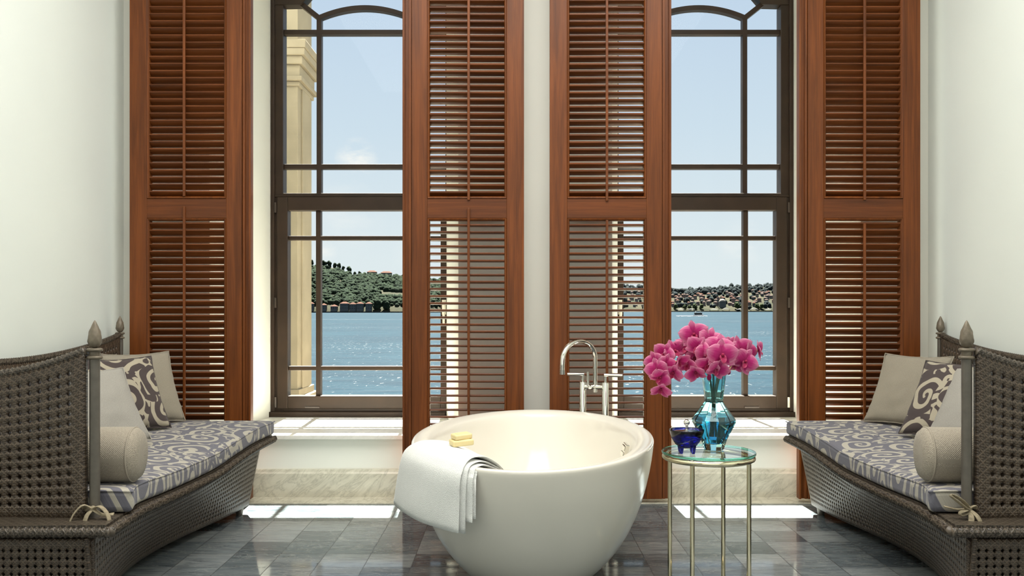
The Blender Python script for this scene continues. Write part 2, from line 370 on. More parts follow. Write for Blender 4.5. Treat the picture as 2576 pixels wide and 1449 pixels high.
def box(bm, x0, x1, y0, y1, z0, z1):
    v = [bm.verts.new((x, y, z)) for x in (x0, x1) for y in (y0, y1) for z in (z0, z1)]
    for f in ((0, 1, 3, 2), (4, 6, 7, 5), (0, 4, 5, 1), (2, 3, 7, 6), (0, 2, 6, 4), (1, 5, 7, 3)): bm.faces.new([v[i] for i in f])
    return bm
def prism(bm, pts, axis, a0, a1):
    """polygon pts extruded along axis ('Y' : pts are (x, z); 'Z' : pts are (x, y); 'X' : pts are (y, z))"""
    def P(p, a):
        return (p[0], a, p[1]) if axis == 'Y' else (p[0], p[1], a) if axis == 'Z' else (a, p[0], p[1])
    A = [bm.verts.new(P(p, a0)) for p in pts]; B = [bm.verts.new(P(p, a1)) for p in pts]
    n = len(pts); bm.faces.new(A); bm.faces.new(B[::-1])
    for i in range(n): bm.faces.new((A[i], B[i], B[(i + 1) % n], A[(i + 1) % n]))
    return bm
def tube(bm, pts, rad, seg=12, caps=True, flat=1.0):
    pts = [Vector(p) for p in pts]; n = len(pts); rs = rad if isinstance(rad, (list, tuple)) else [rad] * n
    t0 = (pts[1] - pts[0]).normalized(); up = Vector((0, 0, 1)) if abs(t0.z) < .9 else Vector((1, 0, 0))
    nrm = t0.cross(up).normalized(); rings = []
    for i in range(n):
        t = (pts[min(i + 1, n - 1)] - pts[max(i - 1, 0)]).normalized()
        nrm = (nrm - t * nrm.dot(t)); nrm.normalize(); b = t.cross(nrm)
        rings.append([bm.verts.new(pts[i] + (nrm * math.cos(2 * PI * k / seg) + b * math.sin(2 * PI * k / seg) * flat) * rs[i]) for k in range(seg)])
    for a, b in zip(rings, rings[1:]):
        for k in range(seg): bm.faces.new((a[k], a[(k + 1) % seg], b[(k + 1) % seg], b[k]))
    if caps: bm.faces.new(rings[0][::-1]); bm.faces.new(rings[-1])
    return bm
def lathe(bm, prof, c, seg=24, axis='Z', twist=0):
    rings = []; c = Vector(c)
    for (r, h) in prof:
        if r < 1e-6: rings.append([bm.verts.new(c + (Vector((0, 0, h)) if axis == 'Z' else Vector((h, 0, 0)) if axis == 'X' else Vector((0, h, 0))))]); continue
        ring = []
        for k in range(seg):
            a = 2 * PI * k / seg + twist; p, q = r * math.cos(a), r * math.sin(a)
            ring.append(bm.verts.new(c + (Vector((p, q, h)) if axis == 'Z' else Vector((h, p, q)) if axis == 'X' else Vector((p, h, q)))))
        rings.append(ring)
    for a, b in zip(rings, rings[1:]):
        if len(a) == 1 and len(b) == 1: continue
        for k in range(seg):
            k2 = (k + 1) % seg
            if len(a) == 1: bm.faces.new((a[0], b[k2], b[k]))
            elif len(b) == 1: bm.faces.new((a[k], a[k2], b[0]))
            else: bm.faces.new((a[k], a[k2], b[k2], b[k]))
    return bm
def bez(pts, n):
    """smooth curve through points (Catmull-Rom)"""
    P = [Vector(p) for p in pts]; P = [P[0] * 2 - P[1]] + P + [P[-1] * 2 - P[-2]]; out = []
    m = len(P) - 3
    for i in range(n + 1):
        s = i / n * m; k = min(int(s), m - 1); t = s - k
        a, b, c, d = P[k:k + 4]
        out.append(.5 * ((2 * b) + (-a + c) * t + (2 * a - 5 * b + 4 * c - d) * t * t + (-a + 3 * b - 3 * c + d) * t ** 3))
    return out
def structure(name, bm, mat, **kw): return tag(obj(name, bm, mat, **kw), kind='structure')

# ------------------------------------------------------------------ the room
WY = 5.149                      # inner face of the window wall
WX0, WX1 = -2.286, 2.45         # side walls
MID = .137                      # middle between the two windows
def mirx(x): return 2 * MID - x
structure('floor', box(BM(), WX0 - .1, WX1 + .1, -2.6, WY + .05, -.08, 0), 'floor_tile')
structure('ceiling', box(BM(), WX0 - .1, WX1 + .1, -2.6, WY + .9, 3.9, 4.0), 'ceiling_paint')
structure('wall_left', box(BM(), WX0 - .12, WX0, -2.6, WY, 0, 3.9), 'wall_paint')
structure('wall_right', box(BM(), WX1, WX1 + .12, -2.6, WY, 0, 3.9), 'wall_paint')
structure('wall_back', box(BM(), WX0, WX1, -2.6, -2.48, 0, 3.9), 'wall_paint')
bm = BM()
YW0, YW1, YO = 5.99, 6.10, 6.5
lp = [(-2.75, WY), (-1.78, WY), (-1.65, YW0), (-1.65, 6.11), (-1.87, 6.11), (-1.87, YO), (-2.75, YO)]
mp_ = [(-.316, WY), (mirx(-.316), WY), (mirx(-.45), YW0), (mirx(-.38), YW0), (mirx(-.38), YO), (-.38, YO), (-.38, YW0), (-.45, YW0)]
prism(bm, lp, 'Z', 0, 4.6); prism(bm, mp_, 'Z', 0, 4.6); prism(bm, [(mirx(x) + (.35 if x < -2 else 0), y) for x, y in lp], 'Z', 0, 4.6)
for s in (0, 1):
    q = [(-1.78, WY), (-.316, WY), (-.45, YW0), (-.38, YW0), (-.38, YO), (-1.65, YO), (-1.65, YW0)]
    if s: q = [(mirx(x), y) for x, y in q]
    prism(bm, q, 'Z', 0, .345)
    q = [(-1.78, WY), (-.316, WY), (-.45, YW0), (-.38, YW0), (-.38, YW1), (-1.65, YW1), (-1.65, YW0)]
    if s: q = [(mirx(x), y) for x, y in q]
    prism(bm, q, 'Z', 3.75, 4.6)
    a_, b_ = sorted((-1.87 if not s else mirx(-1.87), -.38 if not s else mirx(-.38))); box(bm, a_, b_, 6.25, YO, 3.97, 4.6)  # unseen outer lintel, added to stop sun through the top panes
structure('wall_front', bm, 'bounce_tint_paint')
# marble skirting and the pale marble border set in the floor
bm = BM(); prism(bm, [(WY, 0), (WY - .022, 0), (WY - .022, .140), (WY - .016, .150), (WY - .012, .164), (WY, .164)], 'X', WX0, WX1)
structure('baseboard_front', bm, 'marble')
bm = BM(); prism(bm, [(WX0, 0), (WX0 + .02, 0), (WX0 + .02, .14), (WX0 + .012, .164), (WX0, .164)], 'Y', -2.4, WY - .022); structure('baseboard_left', bm, 'marble')
bm = BM(); prism(bm, [(WX1, 0), (WX1 - .02, 0), (WX1 - .02, .14), (WX1 - .012, .164), (WX1, .164)], 'Y', -2.4, WY - .022); structure('baseboard_right', bm, 'marble')
structure('trim_1', box(BM(), WX0 + .02, WX1 - .02, 4.96, WY - .022, -.01, .003), 'marble')

# ------------------------------------------------------------------ windows
def window(idx, cx, s):
    root = tag(empty('window_%d' % idx, (cx, 6.0, .37)), kind='structure')
    X = lambda x: cx + s * x
    def bx(bm, x0, x1, y0, y1, z0, z1):
        a, b = sorted((X(x0), X(x1))); return box(bm, a, b, y0, y1, z0, z1)
    HEAD = [(-.43, 3.195)] + [(-.43 + .86 * k / 16, 3.195 + .215 * math.sin(PI * k / 16) ** .75) for k in range(1, 16)] + [(.43, 3.195)]
    bm = BM()
    bx(bm, -.638, -.556, 5.99, 6.09, .37, 3.19); bx(bm, .556, .63, 5.99, 6.09, .37, 3.19)
    bx(bm, -.556, .556, 5.99, 6.09, .37, .428); bx(bm, -.638, -.612, 5.975, 5.99, .405, 3.6); bx(bm, -.66, .56, 5.955, 5.99, .37, .405)
    prism(bm, [(X(a), b) for a, b in [(-.638, 3.19), (-.43, 3.195)] + HEAD[1:-1] + [(.43, 3.195), (.63, 3.19), (.63, 3.75), (-.638, 3.75)]], 'Y', 5.99, 6.09)
    obj('outer_frame', bm, 'window_wood', root, bevel=.003)
    bm = BM(); bx(bm, -.556, .556, 5.985, 6.085, 1.872, 1.90); bx(bm, -.612, .556, 5.98, 5.995, 1.874, 1.886); obj('transom', bm, 'window_wood', root, bevel=.003)
    # upper light with its tracery
    bm = BM(); t = .0165; y0, y1 = 6.012, 6.07
    for x in (-.316, .316): bx(bm, x - t, x + t, y0, y1, 1.90, 3.112)
    for z in (2.087, 3.012): bx(bm, -.556, .556, y0 + .001, y1 - .001, z - t, z + t)
    def bar(p, q):
        d = Vector((q[0] - p[0], q[1] - p[1])).normalized(); n = Vector((-d.y, d.x)) * t
        prism(bm, [(X(p[0] + n.x), p[1] + n.y), (X(q[0] + n.x), q[1] + n.y), (X(q[0] - n.x), q[1] - n.y), (X(p[0] - n.x), p[1] - n.y)], 'Y', y0 - .002, y1 - .002)
    bar((-.435, 3.205), (-.312, 3.108)); bar((.435, 3.205), (.312, 3.108))
    arc = [(-.316 + .632 * k / 20, 3.112 + .068 * (1 - ((k - 10) / 10) ** 2)) for k in range(21)]
    prism(bm, [(X(a), b + t) for a, b in arc] + [(X(a), b - t) for a, b in arc[::-1]], 'Y', y0 - .003, y1 - .003)
    obj('tracery', bm, 'window_wood', root, bevel=.003)
    bm = BM(); prism(bm, [(X(a), b) for a, b in [(-.556, 1.90), (.556, 1.90), (.556, 3.19), (.43, 3.19)] + HEAD[1:-1][::-1] + [(-.43, 3.19), (-.556, 3.19)]], 'Y', 6.038, 6.044)
    obj('upper_pane', bm, 'window_glass', root)
    # hinged lower casement
    bm = BM()
    bx(bm, -.592, -.52, 5.968, 6.06, .428, 1.872); bx(bm, .524, .575, 5.968, 6.06, .428, 1.872); bx(bm, -.52, .524, 5.968, 6.06, .428, .514); bx(bm, -.52, .524, 5.968, 6.06, 1.782, 1.872)
    cas = obj('casement', bm, 'window_wood', root, bevel=.004)
    bm = BM(); 
    for x in (-.316, .316): bx(bm, x - t, x + t, y0 - .02, y1 - .02, .514, 1.782)
    for z in (.701, 1.594): bx(bm, -.52, .524, y0 - .019, y1 - .021, z - .0145, z + .0145)
    obj('glazing_bar', bm, 'window_wood', cas, bevel=.003)
    obj('lower_pane', bx(BM(), -.52, .524, 6.028, 6.034, .514, 1.782), 'window_glass', cas)
    for z in (.47, 1.15, 1.80): obj('hinge', lathe(BM(), [(0, -.035), (.008, -.035), (.008, .035), (0, .035)], (X(-.604), 5.972, z), 10), 'cream_plastic' if s < 0 and z < .5 else 'hinge_metal', root)
    bm = BM(); tube(bm, [(X(.548), 5.972, 1.13), (X(.548), 5.94, 1.13)], .011, 10); tube(bm, [(X(.548), 5.94, 1.135), (X(.548), 5.938, 1.09), (X(.548), 5.938, 1.00)], [.012, .010, .008], 10); box(bm, X(.548) - .014, X(.548) + .014, 5.962, 5.969, 1.07, 1.17)
    tag(obj('handle', bm, 'cream_plastic', cas, smooth=True, angle=40), 'cream lever handle')
    tag(obj('drip_latch', bx(BM(), -.40, -.30, 5.958, 5.968, .432, .442), 'hinge_metal', cas))
    bm = BM(); q = [(-1.775, WY - .052), (-.321, WY - .052), (-.321, WY), (-.449, 5.975), (-1.648, 5.975), (-1.775, WY)]
    if s < 0: q = [(mirx(a), b) for a, b in q]
    prism(bm, q, 'Z', .345, .37)
    q2 = [(x, y if abs(y - (WY - .052)) > .001 else WY + .12) for x, y in q]
    obj('sill', bm, 'sill_marble', root, bevel=.004)
    return root
window(1, -1.0117, 1); window(2, mirx(-1.0117), -1)

# ------------------------------------------------------------------ louvred shutters
def shutter(xl, s, tilt_lo, tilt_up, rodx, label, rods):
    """xl: left edge; s=+1 has its rebated closing edge on the right, -1 on the left"""
    Q = .9823; W = .703; cx = xl + W * Q / 2; Y = 4.995; root = tag(empty('louvered_shutter', (cx, Y, 0)), label, 'shutter', 'wooden louvred shutters')
    X = lambda a: cx + s * (a - W / 2) * Q
    ZQ = lambda z: EYE + (z - EYE) * Q
    def bx(bm, a0, a1, y0, y1, z0, z1):
        a, b = sorted((X(a0), X(a1))); return box(bm, a, b, Y + y0, Y + y1, z0, z1)
    T = .0225; zb, zt = ZQ(.006), ZQ(3.42); L0, L1 = .112, .548
    obj('stile', bx(BM(), 0, .100, -T, T, zb, zt), 'wood_v', root, bevel=.002)
    bm = bx(BM(), .560, .650, -T, T, zb, zt); obj('stile', bm, 'wood_v', root, bevel=.002)
    bm = BM(); bx(bm, .650, .703, -T + .014, T, zb, zt); bx(bm, .653, .668, -T + .004, -T + .014, zb, zt); bx(bm, .690, .703, -T - .004, -T + .014, zb, zt)
    obj('closing_edge', bm, 'wood_v', root, bevel=.0015)
    for z0, z1 in ((zb, ZQ(.16)), (ZQ(1.632), ZQ(1.745)), (ZQ(3.30), zt)): obj('rail', bx(BM(), .100, .560, -T, T, z0, z1), 'wood_h', root, bevel=.002)
    for z0, z1, tilt, rz in ((.16, 1.632, tilt_lo, rods[0]), (1.745, 3.30, tilt_up, rods[1])):
        z0, z1, rz = ZQ(z0), ZQ(z1), (ZQ(rz[0]), ZQ(rz[1]))
        # mitred bead moulding round the louvre field
        bm = BM()
        prof = [(0, -T + .002), (.003, -T - .005), (.008, -T - .004), (.014, -T + .004), (.014, T), (0, T)]
        o = [(.100, z0), (.560, z0), (.560, z1), (.100, z1)]; sgn = [(1, 1), (-1, 1), (-1, -1), (1, -1)]
        rings = [[bm.verts.new((X(px + sx * d), Y + yy, pz + sz * d)) for d, yy in prof] for (px, pz), (sx, sz) in zip(o, sgn)]
        for i in range(4):
            a, b = rings[i], rings[(i + 1) % 4]
            for k in range(len(prof)): bm.faces.new((a[k], a[(k + 1) % len(prof)], b[(k + 1) % len(prof)], b[k]))
        obj('bead_moulding', bm, 'wood_v', root)
        # the bank of louvres
        bm = BM(); n = int((z1 - z0 - .02) / (.0412 * Q)); z = z0 + .03; ct = Matrix.Rotation(math.radians(tilt), 2)
        while z < z1 - .018:
            cs = [(-.0235, .0), (-.021, .0052), (-.008, .0068), (.008, .0068), (.021, .0052), (.0235, 0), (.021, -.0052), (.008, -.0068), (-.008, -.0068), (-.021, -.0052)]
            jt = Matrix.Rotation(math.radians(tilt + random.uniform(-2.0, 2.0)), 2)
            # front (room side, -y) edge is lifted by a positive tilt
            pts = [(Y + (jt @ Vector((-a, b))).x * -1, z + (jt @ Vector((-a, b))).y) for a, b in cs]
            a, b = sorted((X(L0 + .001), X(L1 - .001))); prism(bm, pts, 'X', a, b); z += (.0412 * Q)
        lv = obj('louver_bank', bm, 'wood_h', root, smooth=True, angle=50)
        bm = BM(); xr = X(rodx); yr = Y - .0235 * math.cos(math.radians(tilt)) - .008
        box(bm, xr - .0075, xr + .0075, yr - .006, yr + .006, rz[0], rz[1]); obj('tilt_rod', bm, 'wood_v', root, bevel=.003)
    return root
PXW = 434.0 / .9823
xl = lambda px: (px - 1288) / PXW
shutter(xl(327), 1, 42, 38, .318, 'mahogany louvred shutter standing at the corner behind the left daybed', ((.2, 1.70), (1.757, 3.28)))
shutter(xl(1013), -1, 7, 25, .320, 'mahogany louvred shutter behind the towel side of the bathtub', ((.2, 1.69), (1.735, 3.28)))
shutter(xl(1383), 1, 7, 25, .330, 'mahogany louvred shutter behind the tub faucet', ((.2, 1.62), (1.73, 3.28)))
shutter(xl(2009), -1, 41, 37, .325, 'mahogany louvred shutter at the corner behind the right daybed', ((.2, 1.60), (1.735, 3.28)))

# ------------------------------------------------------------------ daybeds
LIP = [(-1.262, 2.745, .410), (-1.31, 3.077, .396), (-1.335, 3.366, .3735), (-1.35, 3.595, .358), (-1.352, 3.813, .352), (-1.345, 4.031, .354), (-1.33, 4.255, .3766), (-1.315, 4.508, .395), (-1.288, 4.74, .409)]
FOOT = [(-1.322, 2.775, .05), (-1.44, 3.06, .05), (-1.53, 3.36, .05), (-1.565, 3.6, .05), (-1.56, 3.85, .05), (-1.525, 4.1, .05), (-1.465, 4.39, .05), (-1.435, 4.6, .05), (-1.425, 4.72, .05)]
LIPC = bez(LIP, 48); FOOTC = bez(FOOT, 48)
def cane(bm, P, nu, nv, r=.2, mu=1, mv=1):
    """surface P(u,v), u,v in 0..1, cut into nu x nv cells, an octagonal hole in every cell that is not on the margin"""
    uvl = bm.loops.layers.uv.verify(); cache = {}
    def V(u, v):
        k = (round(u * 4), round(v * 4))
        if k not in cache: cache[k] = bm.verts.new(P(u / nu, v / nv))
        return cache[k]
    def face(vs, uvs):
        f = bm.faces.new(vs)
        for l, q in zip(f.loops, uvs): l[uvl].uv = q
    for i in range(nu):
        for j in range(nv):
            bnd = [(i, j), (i + .5, j), (i + 1, j), (i + 1, j + .5), (i + 1, j + 1), (i + .5, j + 1), (i, j + 1), (i, j + .5)]
            if i < mu or i >= nu - mu or j < mv or j >= nv - mv:
                face([V(*b) for b in bnd], bnd); continue
            c = (i + .5, j + .5); inn = []
            for k in range(8):
                a = -3 * PI / 4 + k * PI / 4; inn.append((c[0] + r * math.cos(a), c[1] + r * math.sin(a)))
            iv = [bm.verts.new(P(q[0] / nu, q[1] / nv)) for q in inn]
            for k in range(8):
                k2 = (k + 1) % 8
                face([V(*bnd[k]), V(*bnd[k2]), iv[k2], iv[k]], [bnd[k], bnd[k2], inn[k2], inn[k]])
def lerp(a, b, t): return a + (b - a) * t
def at_curve(cv, t):
    s = t * (len(cv) - 1); k = min(int(s), len(cv) - 2); return cv[k].lerp(cv[k + 1], s - k)
def braid(bm, pts, r, mp):
    """a rolled, wrapped wicker edge: a tube with a raised twist"""
    pts = [mp(p) for p in pts]; L = [0]
    for a, b in zip(pts, pts[1:]): L.append(L[-1] + (b - a).length)
    n = int(L[-1] / .006); out = []; j = 0
    for i in range(n + 1):
        d = L[-1] * i / n
        while j < len(L) - 2 and L[j + 1] < d: j += 1
        t = (d - L[j]) / max(1e-6, L[j + 1] - L[j]); out.append(pts[j].lerp(pts[j + 1], t))
    seg = 12; t0 = (out[1] - out[0]).normalized(); nrm = t0.cross(Vector((0, 0, 1))).normalized(); rings = []; uvl = bm.loops.layers.uv.verify()
    for i, p in enumerate(out):
        t = (out[min(i + 1, n)] - out[max(i - 1, 0)]).normalized(); nrm = (nrm - t * nrm.dot(t)).normalized(); b = t.cross(nrm)
        rings.append([bm.verts.new(p + (nrm * math.cos(2 * PI * k / seg) + b * math.sin(2 * PI * k / seg)) * r * (1 + .26 * math.sin(i * 2.1 + 2 * PI * k / seg * 2))) for k in range(seg)])
    for i, (a, b) in enumerate(zip(rings, rings[1:])):
        for k in range(seg):
            f = bm.faces.new((a[k], a[(k + 1) % seg], b[(k + 1) % seg], b[k]))
            for l, q in zip(f.loops, ((i * .2, k * .25), (i * .2, (k + 1) * .25), ((i + 1) * .2, (k + 1) * .25), ((i + 1) * .2, k * .25))): l[uvl].uv = q
    bm.faces.new(rings[0][::-1]); bm.faces.new(rings[-1])
def finial_bm(c, h):
    """pointed acorn finial with carved overlapping leaves"""
    bm = BM(); seg, n = 24, 22; rings = []
    for i in range(n + 1):
        t = i / n; r = .0215 * (h / .094) * (math.sin(PI * min(1, t * 1.0) ** .62) ** .8) if 0 < t < 1 else 0
        if i in (0, n): rings.append([bm.verts.new((c[0], c[1], c[2] + h * t))]); continue
        rings.append([bm.verts.new((c[0] + r * (1 + .07 * math.cos(6 * a + PI * (i // 4)) * math.sin(PI * (i % 4 + .5) / 4)) * math.cos(a), c[1] + r * (1 + .07 * math.cos(6 * a + PI * (i // 4)) * math.sin(PI * (i % 4 + .5) / 4)) * math.sin(a), c[2] + h * t)) for a in [2 * PI * k / seg for k in range(seg)]])
    for a, b in zip(rings, rings[1:]):
        for k in range(seg):
            k2 = (k + 1) % seg
            if len(a) == 1: bm.faces.new((a[0], b[k2], b[k]))
            elif len(b) == 1: bm.faces.new((a[k], a[k2], b[0]))
            else: bm.faces.new((a[k], a[k2], b[k2], b[k]))
    return bm
def daybed(mp, label):
    org = mp(Vector((-1.75, 3.8, 0))); root = tag(empty('wicker_daybed', org), label, 'daybed', 'wicker daybeds along the side walls')
    XB = -2.205
    # woven front of the base, sloping in under the lip
    def Pf(u, v):
        a = at_curve(FOOTC, u); b = at_curve(LIPC, u) + Vector((-.045 - .03 * abs(2 * u - 1), 0, -.028)); return mp(a.lerp(b, v))
    def Pn(u, v):
        a = Vector((lerp(XB, -1.322, u), 2.775, .05)); b = Vector((lerp(XB, -1.322, u), 2.775, .375)); return mp(a.lerp(b, v))
    def Pe(u, v): 
        a = Vector((lerp(XB, -1.425, u), 4.72, .05)); b = Vector((lerp(XB, -1.39, u), 4.72, .38)); return mp(a.lerp(b, v))
    bm = BM(); cane(bm, Pf, 84, 13, .27); cane(bm, Pn, 35, 13, .24); cane(bm, Pe, 32, 13, .24)
    tag(obj('base', bm, 'wicker', root, solid=.010, smooth=True, angle=35))
    # seat deck
    bm = BM(); uvl = bm.loops.layers.uv.verify(); n, m = 48, 10; g = []
    for i in range(n + 1):
        f = LIPC[i]; g.append([bm.verts.new(mp(Vector((lerp(XB, f.x - .012, j / m), lerp(2.745, 4.74, i / n) * (1 - j / m) + f.y * (j / m), lerp(.405, f.z + .004, j / m))))) for j in range(m + 1)])
    for i in range(n):
        for j in range(m):
            fc = bm.faces.new((g[i][j], g[i + 1][j], g[i + 1][j + 1], g[i][j + 1]))
            for l, q in zip(fc.loops, ((i, j), (i + 1, j), (i + 1, j + 1), (i, j + 1))): l[uvl].uv = (q[0] * 1.6, q[1] * 3)
    obj('seat_deck', bm, 'wicker_braid', root, solid=.022)
    bm = BM(); braid(bm, [p + Vector((0, 0, -.006)) for p in LIPC], .0155, mp); obj('front_lip', bm, 'wicker_braid', root, smooth=True)
    bm = BM(); braid(bm, [Vector((lerp(XB, -1.262, t / 20), 2.745, .402)) for t in range(21)], .0155, mp); obj('end_lip', bm, 'wicker_braid', root, smooth=True)
    # long back along the wall and near arm
    zb0, zb1 = .43, .955
    def ztop(t): return zb1 - .088 * math.sin(PI * min(1, max(0, t))) ** .8
    bk = lambda t: Vector((-2.205 + .0 * t, lerp(4.905, 2.90, t), 0))
    def Pb(u, v):
        p = bk(u); return mp(Vector((p.x, p.y, lerp(zb0, ztop(u), v))))
    bm = BM(); cane(bm, Pb, 62, 15, .24); obj('backrest', bm, 'wicker', root, solid=.016, smooth=True, angle=35)
    bm = BM(); braid(bm, [Vector((bk(t / 30).x, bk(t / 30).y, ztop(t / 30) + .006)) for t in range(31)], .0135, mp); obj('back_rail', bm, 'wicker_braid', root, smooth=True)
    xa0, xa1 = -1.398, -2.19
    def za(t): return .962 - .085 * math.sin(PI * t) ** .9
    def ya(t): return 2.868 + .03 * math.sin(PI * t)
    def Pa(u, v): return mp(Vector((lerp(xa0, xa1, u), ya(u), lerp(.415, za(u), v))))
    bm = BM(); cane(bm, Pa, 23, 16, .26); obj('arm_panel', bm, 'wicker', root, solid=.024, smooth=True, angle=35)
    bm = BM(); braid(bm, [Vector((lerp(xa0, xa1, t / 24), ya(t / 24), za(t / 24) + .004)) for t in range(25)], .0145, mp); obj('arm_rail', bm, 'wicker_braid', root, smooth=True)
    for (px, py, zf, lab) in ((-1.374, 2.88, .41, None), (-2.208, 4.925, .02, None), (-2.215, 2.87, .41, None)):
        c = mp(Vector((px, py, 0)))
        bm = BM(); lathe(bm, [(0, zf), (.0165, zf), (.0165, .948), (.013, .952), (.013, .956), (0, .956)], c, 20); post = obj('post', bm, 'post_metal', root, smooth=True, angle=40)
        bm = BM()
        for zr in (.944, .969): 
            tube(bm, [(c.x + .0195 * math.cos(a), c.y + .0195 * math.sin(a), zr) for a in [2 * PI * k / 20 for k in range(21)]], .006, 8)
        lathe(bm, [(0, .95), (.0165, .95), (.017, .975), (0, .975)], c, 20)
        obj('ring', bm, 'finial_metal', post, smooth=True, angle=60)
        obj('finial', finial_bm((c.x, c.y, .973), .094), 'finial_metal', post, smooth=True)
    bm = BM(); a = mp(Vector((-1.376, 2.878, .944))); b = mp(Vector((-1.404, 2.870, .938))); tube(bm, [a, b], .004, 8); obj('ring_hook', bm, 'finial_metal', root)
    for (px, py) in ((-1.465, 4.70), (-1.39, 2.83), (-2.15, 4.70), (-2.15, 2.83)):
        c = mp(Vector((px, py, 0))); obj('foot', lathe(BM(), [(0, 0), (.017, 0), (.026, .055), (.026, .09), (0, .09)], c, 14), 'post_metal', root, smooth=True, angle=40)
    return root
ML = lambda p: Vector(p)
MR = lambda p: Vector((.120 + .04 * (p[1] - 2.8) - p[0], p[1], p[2]))
daybed(ML, 'brown wicker daybed along the left wall, with carved post finials')
daybed(MR, 'brown wicker daybed along the right wall, with carved post finials')

# ------------------------------------------------------------------ seat cushions with tie bows
def seat_cushion(mp, label, bow):
    org = mp(Vector((-1.7, 3.85, .42))); bm = BM(); n, m = 44, 14
    fr = bez([(-1.268, 2.925, .418)] + [(x - .008, y + .02, z + .012) for x, y, z in LIP[1:-1]] + [(-1.288, 4.76, .420)], n)
    def top(i, j):
        f = fr[i]; t = j / m; x = lerp(-2.165, f.x, t); y = lerp(lerp(2.925, 4.77, i / n), f.y, t)
        puff = .012 * (math.sin(PI * i / n) ** .5) * (math.sin(PI * t) ** .5)
        return Vector((x, y, lerp(.497, f.z + .080, t) + puff + .003 * noise.noise(Vector((x * 6, y * 6, 2)))))
    def side(i, j, k):  # rounded: k 0..3 from bottom to top
        pass
    G = [[top(i, j) for j in range(m + 1)] for i in range(n + 1)]
    vt = [[bm.verts.new(mp(p)) for p in row] for row in G]
    vb = [[bm.verts.new(mp(Vector((p.x, p.y, lerp(.412, fr[i].z + .004, j / m))))) for j, p in enumerate(row)] for i, row in enumerate(G)]
    for i in range(n):
        for j in range(m):
            bm.faces.new((vt[i][j], vt[i + 1][j], vt[i + 1][j + 1], vt[i][j + 1])); bm.faces.new((vb[i][j], vb[i][j + 1], vb[i + 1][j + 1], vb[i + 1][j]))
    for i in range(n):
        bm.faces.new((vt[i][m], vt[i + 1][m], vb[i + 1][m], vb[i][m])); bm.faces.new((vt[i][0], vb[i][0], vb[i + 1][0], vt[i + 1][0]))
    for j in range(m):
        bm.faces.new((vt[0][j], vt[0][j + 1], vb[0][j + 1], vb[0][j])); bm.faces.new((vt[n][j], vb[n][j], vb[n][j + 1], vt[n][j + 1]))
    o = obj('seat_cushion', bm, 'scroll_cushion', origin=org, smooth=True, angle=50, bevel=.02); o.modifiers['bevel'].segments = 5
    tag(o, label, 'cushion', 'scroll patterned seat cushions')
    # piping seam along the top edge
    bm = BM(); tube(bm, [mp(G[i][m] + Vector((-.004, 0, -.006))) for i in range(n + 1)], .0035, 8); tube(bm, [mp(G[0][j] + Vector((0, .002, -.005))) for j in range(m + 1)], .0035, 8)
    obj('piping', bm, 'scroll_cushion', o, smooth=True)
    # ties knotted round the near post
    k = Vector((-1.366, 2.850, .452)); bm = BM()
    pts = {0: [[(0, 0, 0), (-.03, -.02, .02), (-.06, -.035, -.01), (-.075, -.05, -.05)], [(0, 0, 0), (-.01, -.03, -.02), (-.018, -.045, -.06)], [(0, 0, 0), (.04, -.02, .015), (.075, -.03, -.015), (.085, -.035, -.05), (.07, -.035, -.058)], [(0, 0, 0), (-.03, .0, .012), (-.04, .02, -.005), (-.01, .02, 0)], [(.0, 0, 0), (.03, -.015, -.012), (.055, -.012, -.022), (.09, -.005, -.02)]],
           1: [[(0, 0, 0), (.03, -.02, .035), (.07, -.02, .06), (.085, -.02, .06), (.05, -.03, .03), (.01, -.02, 0)], [(0, 0, 0), (.03, -.03, 0), (.05, -.03, -.008), (.045, -.03, -.02), (.01, -.02, -.012)], [(0, 0, 0), (.008, -.04, -.02), (.016, -.055, -.052)], [(0, 0, 0), (-.014, -.045, -.02), (-.03, -.06, -.062)], [(0, 0, 0), (-.02, -.01, .015), (-.025, .01, 0)], [(.0, 0, 0), (.05, -.005, .0), (.10, .0, .01)]]}[bow]
    for q in pts: tube(bm, [mp(k + Vector(a) * .78) for a in bez(q, 14)], .0092, 8, flat=.3)
    bmesh.ops.create_icosphere(bm, subdivisions=2, radius=.011, matrix=Matrix.Translation(mp(k)))
    obj('tie_bow', bm, 'linen_tie', o, smooth=True)
    return o
simple('linen_tie', (.30, .25, .165), .25, 120, rough=.9)
seat_cushion(ML, 'blue-grey scroll patterned seat cushion on the left daybed', 0)
seat_cushion(MR, 'blue-grey scroll patterned seat cushion on the right daybed', 1)

